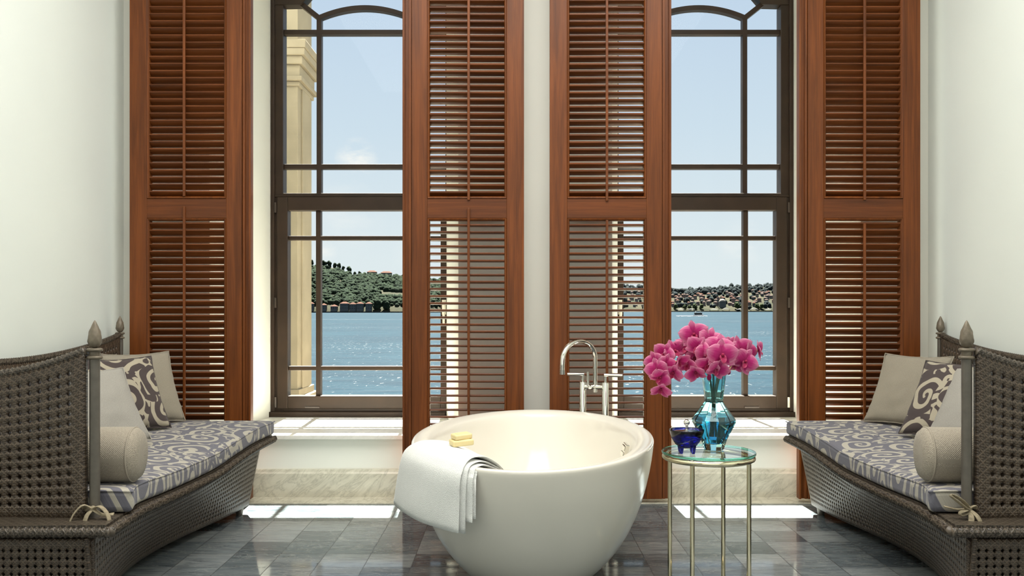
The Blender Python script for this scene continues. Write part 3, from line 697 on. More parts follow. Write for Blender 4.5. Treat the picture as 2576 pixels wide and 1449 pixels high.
# ------------------------------------------------------------------ pillows and bolsters
def pillow(c, yaw, lean, roll, size, thick, mat, label, group, seed):
    bm = BM(); uvl = bm.loops.layers.uv.verify(); n = 22; half = size / 2
    def pt(i, j, s):
        x, y = 2 * i / n - 1, 2 * j / n - 1
        ex = x * (1 - .075 * (1 - y * y)); ey = y * (1 - .075 * (1 - x * x))
        t = max(0, (1 - x ** 2) * (1 - y ** 2)) ** .42
        w = .010 * noise.noise(Vector((x * 2.2 + seed, y * 2.2, s * 3))) * t + .004 * noise.noise(Vector((x * 6 + seed, y * 6, s)))
        return Vector((ex * half, s * (thick / 2 * t) + w, ey * half))
    V = {}
    for s in (-1, 1):
        for i in range(n + 1):
            for j in range(n + 1):
                e = i in (0, n) or j in (0, n)
                k = (i, j, 0 if e else s)
                if k not in V: V[k] = bm.verts.new(pt(i, j, s))
    for s in (-1, 1):
        for i in range(n):
            for j in range(n):
                q = [(i, j), (i + 1, j), (i + 1, j + 1), (i, j + 1)]
                if s > 0: q = q[::-1]
                vs = [V[(a, b, 0 if (a in (0, n) or b in (0, n)) else s)] for a, b in q]
                f = bm.faces.new(vs)
                for l, (a, b) in zip(f.loops, q): l[uvl].uv = (a / n + seed * .37, b / n)
    o = obj('pillow', bm, mat, smooth=True, recalc=True)
    o.location = c; o.rotation_euler = (Matrix.Rotation(yaw, 3, 'Z') @ Matrix.Rotation(lean, 3, 'X') @ Matrix.Rotation(roll, 3, 'Y')).to_euler()
    bm = BM(); 
    ed = [pt(i, 0, 0) for i in range(n)] + [pt(n, j, 0) for j in range(n)] + [pt(n - i, n, 0) for i in range(n)] + [pt(0, n - j, 0) for j in range(n)]
    tube(bm, ed + [ed[0]], .003, 6); e = obj('edge_seam', bm, mat, smooth=True); e.parent = o; e.location = (0, 0, 0)
    return tag(o, label, 'pillow', group)
R = math.radians
G1, G2 = 'pillows on the left daybed', 'pillows on the right daybed'
def set_pillow(corner, yaw, lean, size, thick, mat, label, group, seed):
    """corner: the lower corner nearest the room's middle, resting on the seat cushion; yaw > 0 faces right, < 0 faces left"""
    y, l = R(yaw), R(lean); side = Vector((math.cos(y), math.sin(y), 0)); nrm = Vector((math.sin(y), -math.cos(y), 0))
    up = Vector((0, 0, 1)) * math.cos(l) - nrm * math.sin(l); k = -1 if yaw > 0 else 1
    pillow(Vector(corner) + side * (k * size / 2) + up * (size / 2), y, -l, 0, size, thick, mat, label, group, seed)
set_pillow((-1.755, 4.70, .507), 54, 23, .40, .11, 'linen', 'plain beige pillow rearmost of three on the left daybed', G1, 1)
set_pillow((-1.73, 4.44, .505), 54, 27, .40, .12, 'scroll_pillow', 'dark brown scroll pillow between two plain ones, left daybed', G1, 2)
set_pillow((-1.66, 4.03, .503), 55, 36, .40, .12, 'linen_light', 'plain pale pillow behind the bolster on the left daybed', G1, 3)
set_pillow((1.883, 4.68, .505), -60, 26, .40, .11, 'linen', 'plain beige pillow rearmost of three on the right daybed', G2, 4)
set_pillow((1.865, 4.22, .505), -62, 30, .40, .12, 'scroll_pillow', 'dark brown scroll pillow between two plain ones, right daybed', G2, 5.4)
set_pillow((1.90, 4.03, .503), -62, 34, .40, .12, 'linen_light', 'plain pale pillow behind the bolster on the right daybed', G2, 6)
def bolster(x0, x1, y, z, r, label, slope):
    bm = BM(); uvl = bm.loops.layers.uv.verify(); L = abs(x1 - x0); s = 1 if x1 > x0 else -1
    prof = [(0, 0), (r * .5, 0.002), (r * .86, .012), (r * .97, .026), (r, .045), (r * 1.01, L * .5), (r, L - .045), (r * .97, L - .026), (r * .86, L - .012), (r * .5, L - .002), (0, L)]
    lathe(bm, [(a, h * s) for a, h in prof], (0, 0, 0), 40, 'X')
    for f in bm.faces:
        for l in f.loops:
            co = l.vert.co; l[uvl].uv = (co.x * 2.2, math.atan2(co.z, co.y) * r * 2.2)
    o = obj('bolster', bm, 'bolster_weave', smooth=True, angle=60); o.location = (x0, y, z); o.rotation_euler = (0, 0, slope)
    for h in (.03, L - .03):
        bm = BM(); tube(bm, [(h * s, r * .985 * math.cos(a), r * .985 * math.sin(a)) for a in [2 * PI * k / 40 for k in range(41)]], .003, 6); e = obj('end_seam', bm, 'bolster_weave', smooth=True); e.parent = o
    return tag(o, label, 'bolster', 'cylindrical bolsters on the daybeds')
bolster(-1.30, -1.93, 3.085, .592, .096, 'woven beige bolster beside the near post of the left daybed', R(4))
bolster(1.43, 2.07, 3.085, .592, .096, 'woven beige bolster beside the near post of the right daybed', R(-7))

# ------------------------------------------------------------------ bathtub
TC = Vector((.094, 3.765)); TA, TB, TROT = .90, .507, R(4)
def tub_pt(th, da=0.0, sc=1.0):
    a, b = TA * sc - da, TB * sc - da; x, y = b * math.cos(th), a * math.sin(th)
    return Vector((TC.x + x * math.cos(TROT) + y * math.sin(TROT), TC.y - x * math.sin(TROT) + y * math.cos(TROT)))
tub = tag(empty('bathtub', (TC.x, TC.y, 0)), 'freestanding oval white bathtub in the middle of the tiled floor', 'bathtub')
bm = BM(); rings = []
for sc, da, z in [(.43, 0, 0), (.485, 0, .008), (.56, 0, .035), (.70, 0, .11), (.82, 0, .205), (.915, 0, .327), (.972, 0, .449), (.994, 0, .535), (1, 0, .560), (1, .003, .569), (1, .010, .572), (1, .035, .569), (1, .066, .560), (1, .078, .552), (1, .086, .535), (.98, .095, .45), (.93, .10, .33), (.84, .11, .22), (.70, .115, .145), (.45, .12, .125)]:
    rings.append([bm.verts.new((*tub_pt(2 * PI * k / 72, da, sc), z)) for k in range(72)])
for a, b in zip(rings, rings[1:]):
    for k in range(72): bm.faces.new((a[k], a[(k + 1) % 72], b[(k + 1) % 72], b[k]))
bm.faces.new(rings[-1]); bm.faces.new(rings[0][::-1])
obj('shell', bm, 'tub_white', tub, smooth=True, sub=1)
bm = BM(); p = tub_pt(-.02, .092, .985); c = Vector((p.x - .015, p.y, .499))
box(bm, -.012, .004, -.045, .045, -.032, .032); box(bm, -.016, -.012, -.038, .038, .004, .024); box(bm, -.016, -.012, -.038, .038, -.024, -.004)
bmesh.ops.rotate(bm, verts=bm.verts, cent=(0, 0, 0), matrix=Matrix.Rotation(R(14), 3, 'Y')); bmesh.ops.translate(bm, verts=bm.verts, vec=c)
tag(obj('overflow_cover', bm, 'chrome', tub, bevel=.002), 'slotted chrome overflow cover')

# ------------------------------------------------------------------ towel and soap
def towel():
    bm = BM()
    def sheet(path, v0, v1, thick, seed, flare):
        n, m = 40, 16; cv = bez([(o, z, 0) for o, z in path], n); g = []
        tan = [(cv[min(i + 1, n)] - cv[max(i - 1, 0)]).normalized() for i in range(n + 1)]
        for side in (1, -1):
            rows = []
            for i in range(n + 1):
                row = []
                for j in range(m + 1):
                    v = lerp(v0, v1, j / m); th = lerp(R(208), R(251), v); base = tub_pt(th); d = tub_pt(th, -.1) - base; d.normalize()
                    edge = math.sin(PI * j / m) ** .35 * min(1, min(i, n - i) / 2.0 + .25)
                    nn = Vector((-tan[i].y, tan[i].x)) ; off = side * thick / 2 * edge
                    wr = .004 * noise.noise(Vector((v * 4 + seed, i * .12, seed)))
                    o_ = cv[i].x + nn.x * (off + wr); z_ = cv[i].y + nn.y * (off + wr)
                    if o_ > 0: o_ += flare * (.57 - min(.57, z_)) * (1 - v) * .5
                    z_ -= .006 * v if o_ > .02 else 0
                    row.append(bm.verts.new((base.x + d.x * o_, base.y + d.y * o_, z_)))
                rows.append(row)
            g.append(rows)
        A, B = g
        for i in range(n):
            for j in range(m):
                bm.faces.new((A[i][j], A[i + 1][j], A[i + 1][j + 1], A[i][j + 1])); bm.faces.new((B[i][j], B[i][j + 1], B[i + 1][j + 1], B[i + 1][j]))
            bm.faces.new((A[i][0], B[i][0], B[i + 1][0], A[i + 1][0])); bm.faces.new((A[i][m], A[i + 1][m], B[i + 1][m], B[i][m]))
        for j in range(m):
            bm.faces.new((A[0][j], A[0][j + 1], B[0][j + 1], B[0][j])); bm.faces.new((A[n][j], B[n][j], B[n][j + 1], A[n][j + 1]))
    sheet([(-.285, .515), (-.23, .548), (-.15, .580), (-.07, .594), (-.015, .592), (.026, .568), (.042, .53), (.047, .46), (.050, .366)], 0, .93, .016, 1, .28)
    sheet([(-.265, .515), (-.20, .545), (-.14, .566), (-.07, .580), (-.012, .579), (.014, .562), (.029, .53), (.033, .46), (.035, .362)], .04, .97, .014, 4, .20)
    sheet([(-.24, .52), (-.18, .540), (-.13, .555), (-.065, .570), (-.010, .569), (.006, .555), (.018, .53), (.021, .47), (.022, .40)], .05, 1.02, .013, 8, .12)
    sheet([(-.21, .525), (-.16, .535), (-.11, .545), (-.06, .562), (-.008, .563), (.003, .550), (.009, .53), (.011, .47), (.012, .405)], .05, 1.04, .010, 11, .08)
    o = obj('towel', bm, 'towel_white', origin=(-.25, 3.08, .57), smooth=True)
    return tag(o, 'folded white terry towel draped over the bathtub rim', 'towel')
towel()
def soap(c, sx, sy, sz, rz, label):
    bm = box(BM(), -sx / 2, sx / 2, -sy / 2, sy / 2, -sz / 2, sz / 2)
    o = obj('soap_bar', bm, 'soap', bevel=.006); o.modifiers['bevel'].segments = 4; o.location = c; o.rotation_euler = (R(4), R(-3), rz)
    bm = box(BM(), -sx * .32, sx * .32, -sy * .32, sy * .32, sz / 2 - .001, sz / 2 + .0012); e = obj('stamped_panel', bm, 'soap', bevel=.001); e.parent = o
    return tag(o, label, 'soap', 'soap bars stacked on the towel')
soap((-.187, 3.235, .612), .082, .052, .023, R(22), 'pale yellow soap bar lying directly on the towel')
soap((-.187, 3.238, .634), .070, .046, .020, R(30), 'pale yellow soap bar on top of the other soap')

# ------------------------------------------------------------------ floor mounted tub faucet
fc = tag(empty('tub_faucet', (.43, 4.74, 0)), 'polished chrome gooseneck tub faucet on two floor legs behind the bathtub', 'faucet')
UL, UR = Vector((.386, 4.765, 0)), Vector((.503, 4.715, 0))
for u in (UL, UR):
    obj('upright', lathe(BM(), [(0, .0), (.034, .0), (.034, .012), (.0185, .016), (.0185, .702), (.017, .706), (.017, .71), (0, .712)], u, 24), 'chrome', fc, smooth=True, angle=35)
mid = UL.lerp(UR, .55); Z = .683
obj('crossbar', tube(BM(), [(UL.x, UL.y, Z), (UR.x, UR.y, Z)], .0135, 16), 'chrome', fc, smooth=True, angle=35)
bm = BM(); pts = [(mid.x, mid.y, .655), (mid.x, mid.y, .76), (mid.x, mid.y, .842)]
R0 = .0935
for k in range(1, 17):
    a = PI * k / 16; pts.append((mid.x - R0 * (1 - math.cos(a)), mid.y - .10 * (1 - math.cos(a)), .842 + R0 * math.sin(a)))
e = Vector(pts[-1]); pts += [(e.x - .002, e.y - .002, .80), (e.x - .002, e.y - .002, .775)]
tube(bm, pts, [.0125] * (len(pts) - 1) + [.0125], 18); 
obj('spout', bm, 'chrome', fc, smooth=True, angle=35)
obj('aerator', lathe(BM(), [(0, .766), (.0135, .766), (.0135, .79), (0, .79)], (e.x - .002, e.y - .002, 0), 18), 'steel', fc, smooth=True, angle=35)
for u, dx, dy in ((UL, -.086, -.01), (UR, .09, -.02)):
    bm = BM(); tube(bm, [(u.x, u.y, .705), (u.x, u.y, .752)], .008, 12); tube(bm, [(u.x - dx * .06, u.y, .75), (u.x + dx, u.y + dy, .748 if dx > 0 else .752)], .0095, 14)
    obj('lever_handle', bm, 'chrome', fc, smooth=True, angle=35)
q = UL.lerp(UR, .22); obj('diverter', tube(BM(), [(q.x, q.y - .012, .69), (q.x, q.y - .012, .766)], .0075, 12), 'chrome', fc, smooth=True, angle=35)
obj('hand_shower_rest', lathe(BM(), [(0, -.028), (.009, -.028), (.012, -.022), (.012, .0), (0, 0)], (mid.x - .03, mid.y, Z), 16, 'Y'), 'chrome', fc, smooth=True, angle=35)

# ------------------------------------------------------------------ side table
tx, ty, tz = .7635, 3.40, .553
st = tag(empty('side_table', (tx, ty, 0)), 'small round glass-topped side table with slim brass-toned legs', 'side table')
obj('glass_top', lathe(BM(), [(0, tz - .010), (.1765, tz - .010), (.1765, tz), (0, tz)], (tx, ty, 0), 64), 'table_glass', st, smooth=True, angle=40)
tag(obj('polished_rim', lathe(BM(), [(.1765, tz - .010), (.1785, tz - .010), (.180, tz - .007), (.180, tz - .003), (.1785, tz), (.1765, tz), (.1765, tz - .010)], (tx, ty, 0), 64), 'edge_glass', st, smooth=True, angle=40), 'green polished glass rim')
bm = BM(); tube(bm, [(tx + .166 * math.cos(a), ty + .166 * math.sin(a), tz - .024) for a in [2 * PI * k / 56 for k in range(57)]], .0125, 14, caps=False, flat=.9)
bmesh.ops.remove_doubles(bm, verts=bm.verts, dist=.0001); obj('top_ring', bm, 'champagne', st, smooth=True)
bm = BM(); tube(bm, [(tx + .161 * math.cos(a), ty + .161 * math.sin(a), .009) for a in [2 * PI * k / 56 for k in range(57)]], .008, 10, caps=False); obj('base_ring', bm, 'champagne', st, smooth=True)
for k in range(4):
    a = R(-34) + k * PI / 2; c = (tx + .161 * math.cos(a), ty + .161 * math.sin(a), 0)
    obj('leg', lathe(BM(), [(0, 0), (.0085, 0), (.0085, tz - .03), (0, tz - .03)], c, 16), 'champagne', st, smooth=True, angle=40)
    obj('glass_pad', lathe(BM(), [(0, tz - .015), (.006, tz - .015), (.006, tz - .0102), (0, tz - .0102)], (tx + .166 * math.cos(a), ty + .166 * math.sin(a), 0), 12), 'steel', st)

# ------------------------------------------------------------------ vase
vx, vy = .79, 3.425
va = tag(empty('vase', (vx, vy, tz)), 'faceted teal blue glass vase with a wide waist on the side table', 'vase')
bm = BM(); S = 10; tw = R(18)
lathe(bm, [(0, tz + .001), (.036, tz + .001), (.039, tz + .006), (.052, tz + .045), (.0845, tz + .108), (.0845, tz + .120), (.036, tz + .188), (.036, tz + .20), (.051, tz + .335), (.0475, tz + .336), (.031, tz + .20), (.031, tz + .186), (.077, tz + .117), (.077, tz + .110), (.046, tz + .050), (.034, tz + .028), (0, tz + .026)], (vx, vy, 0), S, 'Z', tw)
tag(obj('body', bm, 'teal_glass', va, bevel=.0015))
bm = BM(); lathe(bm, [(0, tz + .0265), (.0335, tz + .0285), (.0455, tz + .0505), (.0765, tz + .110), (.0765, tz + .116), (.066, tz + .132), (0, tz + .132)], (vx, vy, 0), S, 'Z', tw)
obj('water', bm, 'blue_water', va)
# ------------------------------------------------------------------ lidded bowl
bx_, by_ = .668, 3.345; bl = tag(empty('lidded_bowl', (bx_, by_, tz)), 'small cobalt blue glass bowl on stubby feet with a ball-knobbed lid', 'bowl')
bm = BM(); lathe(bm, [(0, tz + .020), (.022, tz + .021), (.043, tz + .034), (.058, tz + .058), (.066, tz + .088), (.0655, tz + .091), (.062, tz + .090), (.054, tz + .061), (.039, tz + .040), (.02, tz + .029), (0, tz + .028)], (bx_, by_, 0), 40)
obj('bowl_body', bm, 'cobalt_glass', bl, smooth=True)
for k in range(4):
    a = R(40) + k * PI / 2; c = (bx_ + .032 * math.cos(a), by_ + .032 * math.sin(a), 0)
    obj('foot', lathe(BM(), [(0, tz + .001), (.006, tz + .001), (.008, tz + .012), (.011, tz + .031), (0, tz + .033)], c, 12), 'cobalt_glass', bl, smooth=True, angle=50)
bm = BM(); lathe(bm, [(0, tz + .079), (.056, tz + .079), (.0575, tz + .082), (.045, tz + .086), (.012, tz + .089), (.006, tz + .092), (.006, tz + .108), (0, tz + .109)], (bx_, by_, 0), 32); lid = obj('lid', bm, 'steel', bl, smooth=True, angle=50)
bm = BM(); bmesh.ops.create_uvsphere(bm, u_segments=20, v_segments=14, radius=.0125, matrix=Matrix.Translation((bx_, by_, tz + .117))); tag(obj('lid_knob', bm, 'chrome', lid, smooth=True))

# ------------------------------------------------------------------ orchids
def petal(bm, ang, length, width, cup, lift, tw=0):
    uvl = bm.loops.layers.uv.verify(); n, m = 9, 8; g = []
    ca, sa = math.cos(ang), math.sin(ang)
    for i in range(n + 1):
        t = i / n; hw = width * .5 * (math.sin(PI * min(1, t ** .72 * .97 + .02)) ** .62 if t < 1 else .06); row = []
        for j in range(m + 1):
            s = 2 * j / m - 1; l = length * (t + .04 * (1 - s * s) * t); x = s * hw
            d = -lift * math.sin(t * PI * .6) * length + cup * (s * s) * hw * .9 + .02 * length * math.sin(9 * s + 6 * t)
            px, pz = l * ca - x * sa, l * sa + x * ca
            row.append((bm.verts.new((px, d, pz)), (max(t ** 1.1, abs(s) * .98 if t > .3 else t), j / m)))
        g.append(row)
    for i in range(n):
        for j in range(m):
            q = (g[i][j], g[i + 1][j], g[i + 1][j + 1], g[i][j + 1]); f = bm.faces.new([a for a, _ in q])
            for l, (_, uv) in zip(f.loops, q): l[uvl].uv = uv
def blossom_mesh(v):
    """flower faces -Y, heart at the origin"""
    bm = BM(); op = (0, .25, .55)[v]
    for a in (R(90), R(215), R(325)): petal(bm, a, .043, .030, .25, -.10 + op)
    for a in (R(18), R(162)): petal(bm, a, .045, .052, .28, .12 + op)
    for f in bm.faces: f.smooth = True
    me = bpy.data.meshes.new('blossom'); bm.to_mesh(me); bm.free(); me.materials.append(M['petal'])
    bm = BM(); petal(bm, R(270), .022, .016, -.5, .55); petal(bm, R(225), .012, .010, .4, .8); petal(bm, R(315), .012, .010, .4, .8)
    bmesh.ops.create_icosphere(bm, subdivisions=2, radius=.0045, matrix=Matrix.Translation((0, -.006, .002)))
    for f in bm.faces: f.smooth = True
    ml = bpy.data.meshes.new('lip'); bm.to_mesh(ml); bm.free(); ml.materials.append(M['lip'])
    return me, ml
BLO = [blossom_mesh(k) for k in range(3)]
bm = BM(); lathe(bm, [(0, -.014), (.007, -.009), (.0095, 0), (.006, .010), (0, .015)], (0, 0, 0), 14)
for f in bm.faces: f.smooth = True
uvl = bm.loops.layers.uv.verify()
BUD = bpy.data.meshes.new('bud'); bm.to_mesh(BUD); bm.free(); BUD.materials.append(M['petal'])
def wpt(px, py, d): return Vector(((px - 1288) * d / F, d, EYE - (py - 780) * d / F))
CR = lambda x, y: (1620 + x / 7.626, 810 + y / 7.626)
def spray(label, foot, blossoms, buds):
    root = tag(empty('orchid_spray', (vx, vy, tz + .13)), label, 'flower', 'magenta orchid sprays in the vase')
    heads = [wpt(*CR(x, y), d) for x, y, d, *_ in blossoms]
    neck = Vector((vx + foot[0] * .35, vy + foot[1] * .35, tz + .20)); lip_ = Vector((vx + foot[2], vy + foot[3], tz + .33))
    path = [Vector((vx + foot[0], vy + foot[1], tz + .06)), neck, lip_] + [h + Vector((0, .028, -.004)) for h in heads]
    cv = bez(path, 60); bm = BM(); tube(bm, cv, [lerp(.0046, .0020, i / 60) for i in range(61)], 8); obj('stem', bm, 'stem_green', root, smooth=True)
    for (x, y, d, yaw, pitch, rl, sc, var), h in zip(blossoms, heads):
        me, ml = BLO[var]; b = bpy.data.objects.new('blossom', me); COL.objects.link(b); b.parent = root
        b.location = h - ORIG[root.name]; b.rotation_euler = (R(pitch), R(rl), R(yaw)); b.scale = (sc, sc, sc)
        l = bpy.data.objects.new('lip', ml); COL.objects.link(l); l.parent = b
        near = min(cv, key=lambda q: (q - h).length); bm = BM(); mid = h.lerp(near, .5) + Vector((0, .012, .006))
        tube(bm, bez([near, mid, h + Vector((0, .004, 0))], 8), .0017, 6); obj('flower_stalk', bm, 'stalk', root, smooth=True)
    for (x, y, d, rl) in buds:
        h = wpt(*CR(x, y), d); b = bpy.data.objects.new('bud', BUD); COL.objects.link(b); b.parent = root; b.location = h - ORIG[root.name]; b.rotation_euler = (R(10), R(rl), 0)
        near = min(cv, key=lambda q: (q - h).length); bm = BM(); tube(bm, bez([near, near.lerp(h, .5) + Vector((0, 0, .012)), h], 8), .0016, 6); obj('flower_stalk', bm, 'stalk', root, smooth=True)
#            x    y    depth yaw pitch roll scale variant   (positions inside the bouquet)
spray('magenta orchid spray drooping lowest over the dark shutter edge', (-.012, .0, -.036, -.006),
      [(830, 830, 3.38, -25, 15, 10, .95, 1), (640, 760, 3.36, 30, 25, -30, 1.0, 2), (560, 970, 3.33, -15, 35, 20, 1.0, 1), (400, 820, 3.35, 25, 5, 15, 1.05, 1), (250, 930, 3.33, -35, 10, -15, 1.15, 0), (300, 1060, 3.31, 20, 30, 40, 1.0, 1), (320, 1270, 3.30, 0, 40, 10, .95, 2)], [(690, 1000, 3.34, 20)])
spray('magenta orchid spray arching along the upper left of the bouquet', (-.004, .012, -.03, .02),
      [(980, 690, 3.44, 15, 10, 10, 1.15, 1), (800, 520, 3.45, -20, -25, 20, 1.1, 1), (590, 560, 3.44, 20, -5, -25, 1.15, 0), (400, 610, 3.43, -30, 0, 25, 1.1, 1), (230, 760, 3.42, -40, 10, -20, 1.05, 1)], [(600, 440, 3.45, -25)])
spray('magenta orchid spray with the topmost bloom of the bouquet', (.0, .005, -.005, .0),
      [(1190, 600, 3.36, 20, 0, -10, 1.2, 0), (1040, 500, 3.38, -30, -5, 30, 1.15, 1), (1270, 380, 3.40, 10, -20, 15, 1.35, 1), (960, 250, 3.42, -10, -5, -12, 1.35, 1)], [(930, 395, 3.40, 70)])
spray('magenta orchid spray with a wide open bloom over the vase mouth', (.008, -.01, .012, -.02),
      [(1230, 830, 3.30, -20, 30, 15, 1.1, 1), (1000, 960, 3.32, -30, 30, -20, .95, 2), (1390, 900, 3.28, 25, 25, 20, 1.1, 1), (1500, 640, 3.27, 5, 0, 0, 1.42, 0), (1440, 480, 3.36, -5, -20, 10, 1.3, 0), (1640, 490, 3.40, 30, -10, 30, 1.1, 1)], [(1250, 1060, 3.33, 5)])
spray('magenta orchid spray stretching out in front of the window bar', (.014, .006, .04, .006),
      [(1740, 800, 3.38, 20, 25, 10, .9, 2), (1930, 760, 3.36, 15, 5, 35, 1.3, 0), (1850, 540, 3.40, 25, 0, -15, 1.35, 0), (2000, 560, 3.44, 50, -5, 20, 1.1, 1), (2190, 560, 3.45, 70, -10, -20, 1.05, 1)], [(1620, 950, 3.33, -10)])

# ------------------------------------------------------------------ outside: pier of the terrace
pr = tag(empty('stone_pier', (-2.2, 7.75, 0)), 'pale stone pier with moulded capital outside the left window', 'pier')
def pslab(x1, y0, y1, z0, z1): return box(BM(), -2.9, x1, y0, y1, z0, z1)
obj('shaft', pslab(-1.838, 7.5, 8.02, .42, 5.2), 'stone', pr, bevel=.004)
obj('pilaster_strip', box(BM(), -1.838, -1.822, 7.62, 7.90, .42, 3.02), 'stone', pr, bevel=.003)
bm = BM()
for d, z0, z1 in ((.018, 3.02, 3.06), (.045, 3.06, 3.10), (.022, 3.10, 3.20), (.05, 3.20, 3.27), (.075, 3.27, 3.33), (.085, 3.33, 3.40)): box(bm, -2.95, -1.838 + d, 7.5 - d, 8.02 + d, z0, z1)
obj('capital', bm, 'stone', pr, bevel=.006)
bm = BM()
for d, z0, z1 in ((.02, .36, .42), (.05, .30, .36), (.07, 0, .30)): box(bm, -2.95, -1.838 + d, 7.5 - d, 8.02 + d, z0, z1)
obj('pier_base', bm, 'stone', pr, bevel=.006)
structure('terrace_slab', box(BM(), -6, 6, 6.5, 8.6, -5.2, 0), 'stone')

# ------------------------------------------------------------------ outside: sea, hills, far shore
SEA = -5.0
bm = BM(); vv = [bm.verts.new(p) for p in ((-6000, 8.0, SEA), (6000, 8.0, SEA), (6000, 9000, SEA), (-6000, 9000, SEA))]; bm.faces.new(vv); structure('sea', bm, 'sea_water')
RIDGE = [(300, 640), (600, 655), (790, 668), (850, 675), (890, 694), (925, 692), (960, 694), (1008, 697), (1100, 708), (1300, 720), (1580, 724), (1690, 731), (1725, 734), (1760, 729), (1850, 724), (1943, 720), (2100, 716), (2400, 716)]
def ridge_y(px):
    for (a, ya_), (b, yb_) in zip(RIDGE, RIDGE[1:]):
        if a <= px <= b: return lerp(ya_, yb_, (px - a) / (b - a))
    return 716
def shore_d(px): return 2050 + 900 * min(1, max(0, (px - 1050) / 400))
def ground(px, t):
    """world point on the far bank; t 0 at the quay .. 1 on the ridge"""
    d = shore_d(px) + 380 * t; top = EYE - (ridge_y(px) - 780) * (shore_d(px) + 380) / F
    z = lerp(SEA + 2.5, top, t ** .85)
    return Vector(((px - 1288) * d / F, d, z))
bm = BM(); cols = [300 + 2100 * i / 140 for i in range(141)]; g = []
for px in cols: g.append([bm.verts.new(ground(px, 0) + Vector((0, -6, -6)))] + [bm.verts.new(ground(px, j / 10)) for j in range(11)] + [bm.verts.new(ground(px, 1) + Vector((0, 500, -150)))])
for a, b in zip(g, g[1:]):
    for k in range(len(a) - 1): bm.faces.new((a[k], b[k], b[k + 1], a[k + 1]))
structure('hill', bm, 'grass_slope', smooth=True)
def ico(n):
    b = bmesh.new(); bmesh.ops.create_icosphere(b, subdivisions=n, radius=1); v = [x.co.copy() for x in b.verts]; f = [[x.index for x in y.verts] for y in b.faces]; b.free(); return v, f
ICO = {1: ico(1), 2: ico(2)}
def blob(bm, c, rx, rz, seed, n=2):
    V, Fc = ICO[n]; vs_ = []
    for co in V:
        f = 1 + .30 * noise.noise(co * 1.7 + Vector((seed * 3.1, 0, 0))) + .26 * noise.noise(co * 4.5 + Vector((0, seed * 1.7, 0)))
        vs_.append(bm.verts.new((c.x + co.x * rx * f, c.y + co.y * rx * f, c.z + co.z * rz * f)))
    for q in Fc: bm.faces.new([vs_[i] for i in q])
rnd = random.Random(3)
OCC = []
# single trees standing out
def tree_mesh(name, mat, seed, rx, rz):
    bm = BM()
    for k in range(9): blob(bm, Vector((rnd.uniform(-.4, .4) * rx, rnd.uniform(-.4, .4) * rx, rz * (.7 + rnd.uniform(-.35, .5)))), rx * .55, rz * .42, seed + k)
    for f in bm.faces: f.smooth = True
    me = bpy.data.meshes.new(name); bm.to_mesh(me); bm.free(); me.materials.append(M[mat]); return me
tm = bpy.data.meshes.new('trunk'); bm = BM(); lathe(bm, [(0, 0), (1.1, 0), (.7, 12), (0, 12)], (0, 0, 0), 8); bm.to_mesh(tm); bm.free(); tm.materials.append(M['quay'])
TREES = {'ridge': tree_mesh('crown', 'forest', 5, 6.0, 11), 'shore': tree_mesh('crown', 'shore_tree', 9, 7.5, 10), 'dark': tree_mesh('crown', 'forest', 15, 10, 14)}
def tree(kind, px, t, sc, label, group):
    OCC.append((ground(px, t), 9 * sc)); o = empty('tree', ground(px, t)); tag(o, label, 'tree', group); o.scale = (sc, sc, sc); o.rotation_euler = (0, 0, px)
    for nm, me in (('crown', TREES[kind]), ('trunk', tm)):
        c = bpy.data.objects.new(nm, me); COL.objects.link(c); c.parent = o
for px, sc in ((783, 1.1), (812, 1.2), (819, 1.0), (829, 1.25), (843, 1.0), (852, 1.1), (863, .9), (879, 1.35), (893, .8), (905, .85)):
    tree('ridge', px, .975, sc, 'dark tree standing out along the wooded ridge seen through the left window', 'trees on the wooded ridge')
for px, lb in ((949, 'round dark waterfront tree right of the red-roofed row'), (972, 'round dark waterfront tree farther along the quay')): tree('dark', px, .03, 1.15, lb, 'round waterfront trees')
for px, sc in ((1700, 1.1), (1722, 1.0), (1735, 1.0), (1748, 1.2), (1764, 1.1), (1855, 1.5), (1866, 1.1), (1905, 1.2), (1915, 1.1)):
    tree('shore', px, .05, sc, 'light green tree on the far quay seen through the right window', 'trees on the town quay')
# houses
def house(px, t, w_, d_, h_, wall, label, group, roof='roof_tile', hip=.34, flat=False):
    p = ground(px, t); OCC.append((p, .6 * max(w_, d_))); root = tag(empty('house', p), label, 'house', group)
    obj('walls', box(BM(), p.x - w_ / 2, p.x + w_ / 2, p.y - d_ / 2, p.y + d_ / 2, p.z - 6, p.z + h_), wall, root)
    bm = BM(); o = .8; z = p.z + h_; b = [bm.verts.new((p.x + sx * (w_ / 2 + o), p.y + sy * (d_ / 2 + o), z)) for sx, sy in ((-1, -1), (1, -1), (1, 1), (-1, 1))]
    rl = max(0, (w_ - d_) / 2); a = [bm.verts.new((p.x - rl - .1, p.y, z + d_ * hip)), bm.verts.new((p.x + rl + .1, p.y, z + d_ * hip))]
    bm.faces.new((b[0], b[1], a[1], a[0])); bm.faces.new((b[1], b[2], a[1])); bm.faces.new((b[2], b[3], a[0], a[1])); bm.faces.new((b[3], b[0], a[0])); bm.faces.new(b[::-1])
    obj('roof', bm, roof, root)
    n = max(2, int(w_ / 4)); bm = BM()
    for k in range(n):
        for zz in ([h_ * .3, h_ * .68] if h_ > 6 else [h_ * .45]): box(bm, p.x - w_ / 2 + (k + .3) * w_ / n, p.x - w_ / 2 + (k + .7) * w_ / n, p.y - d_ / 2 - .15, p.y - d_ / 2 - .05, p.z + zz - .9, p.z + zz + .9)
    obj('window_row', bm, 'dark_glass', root)
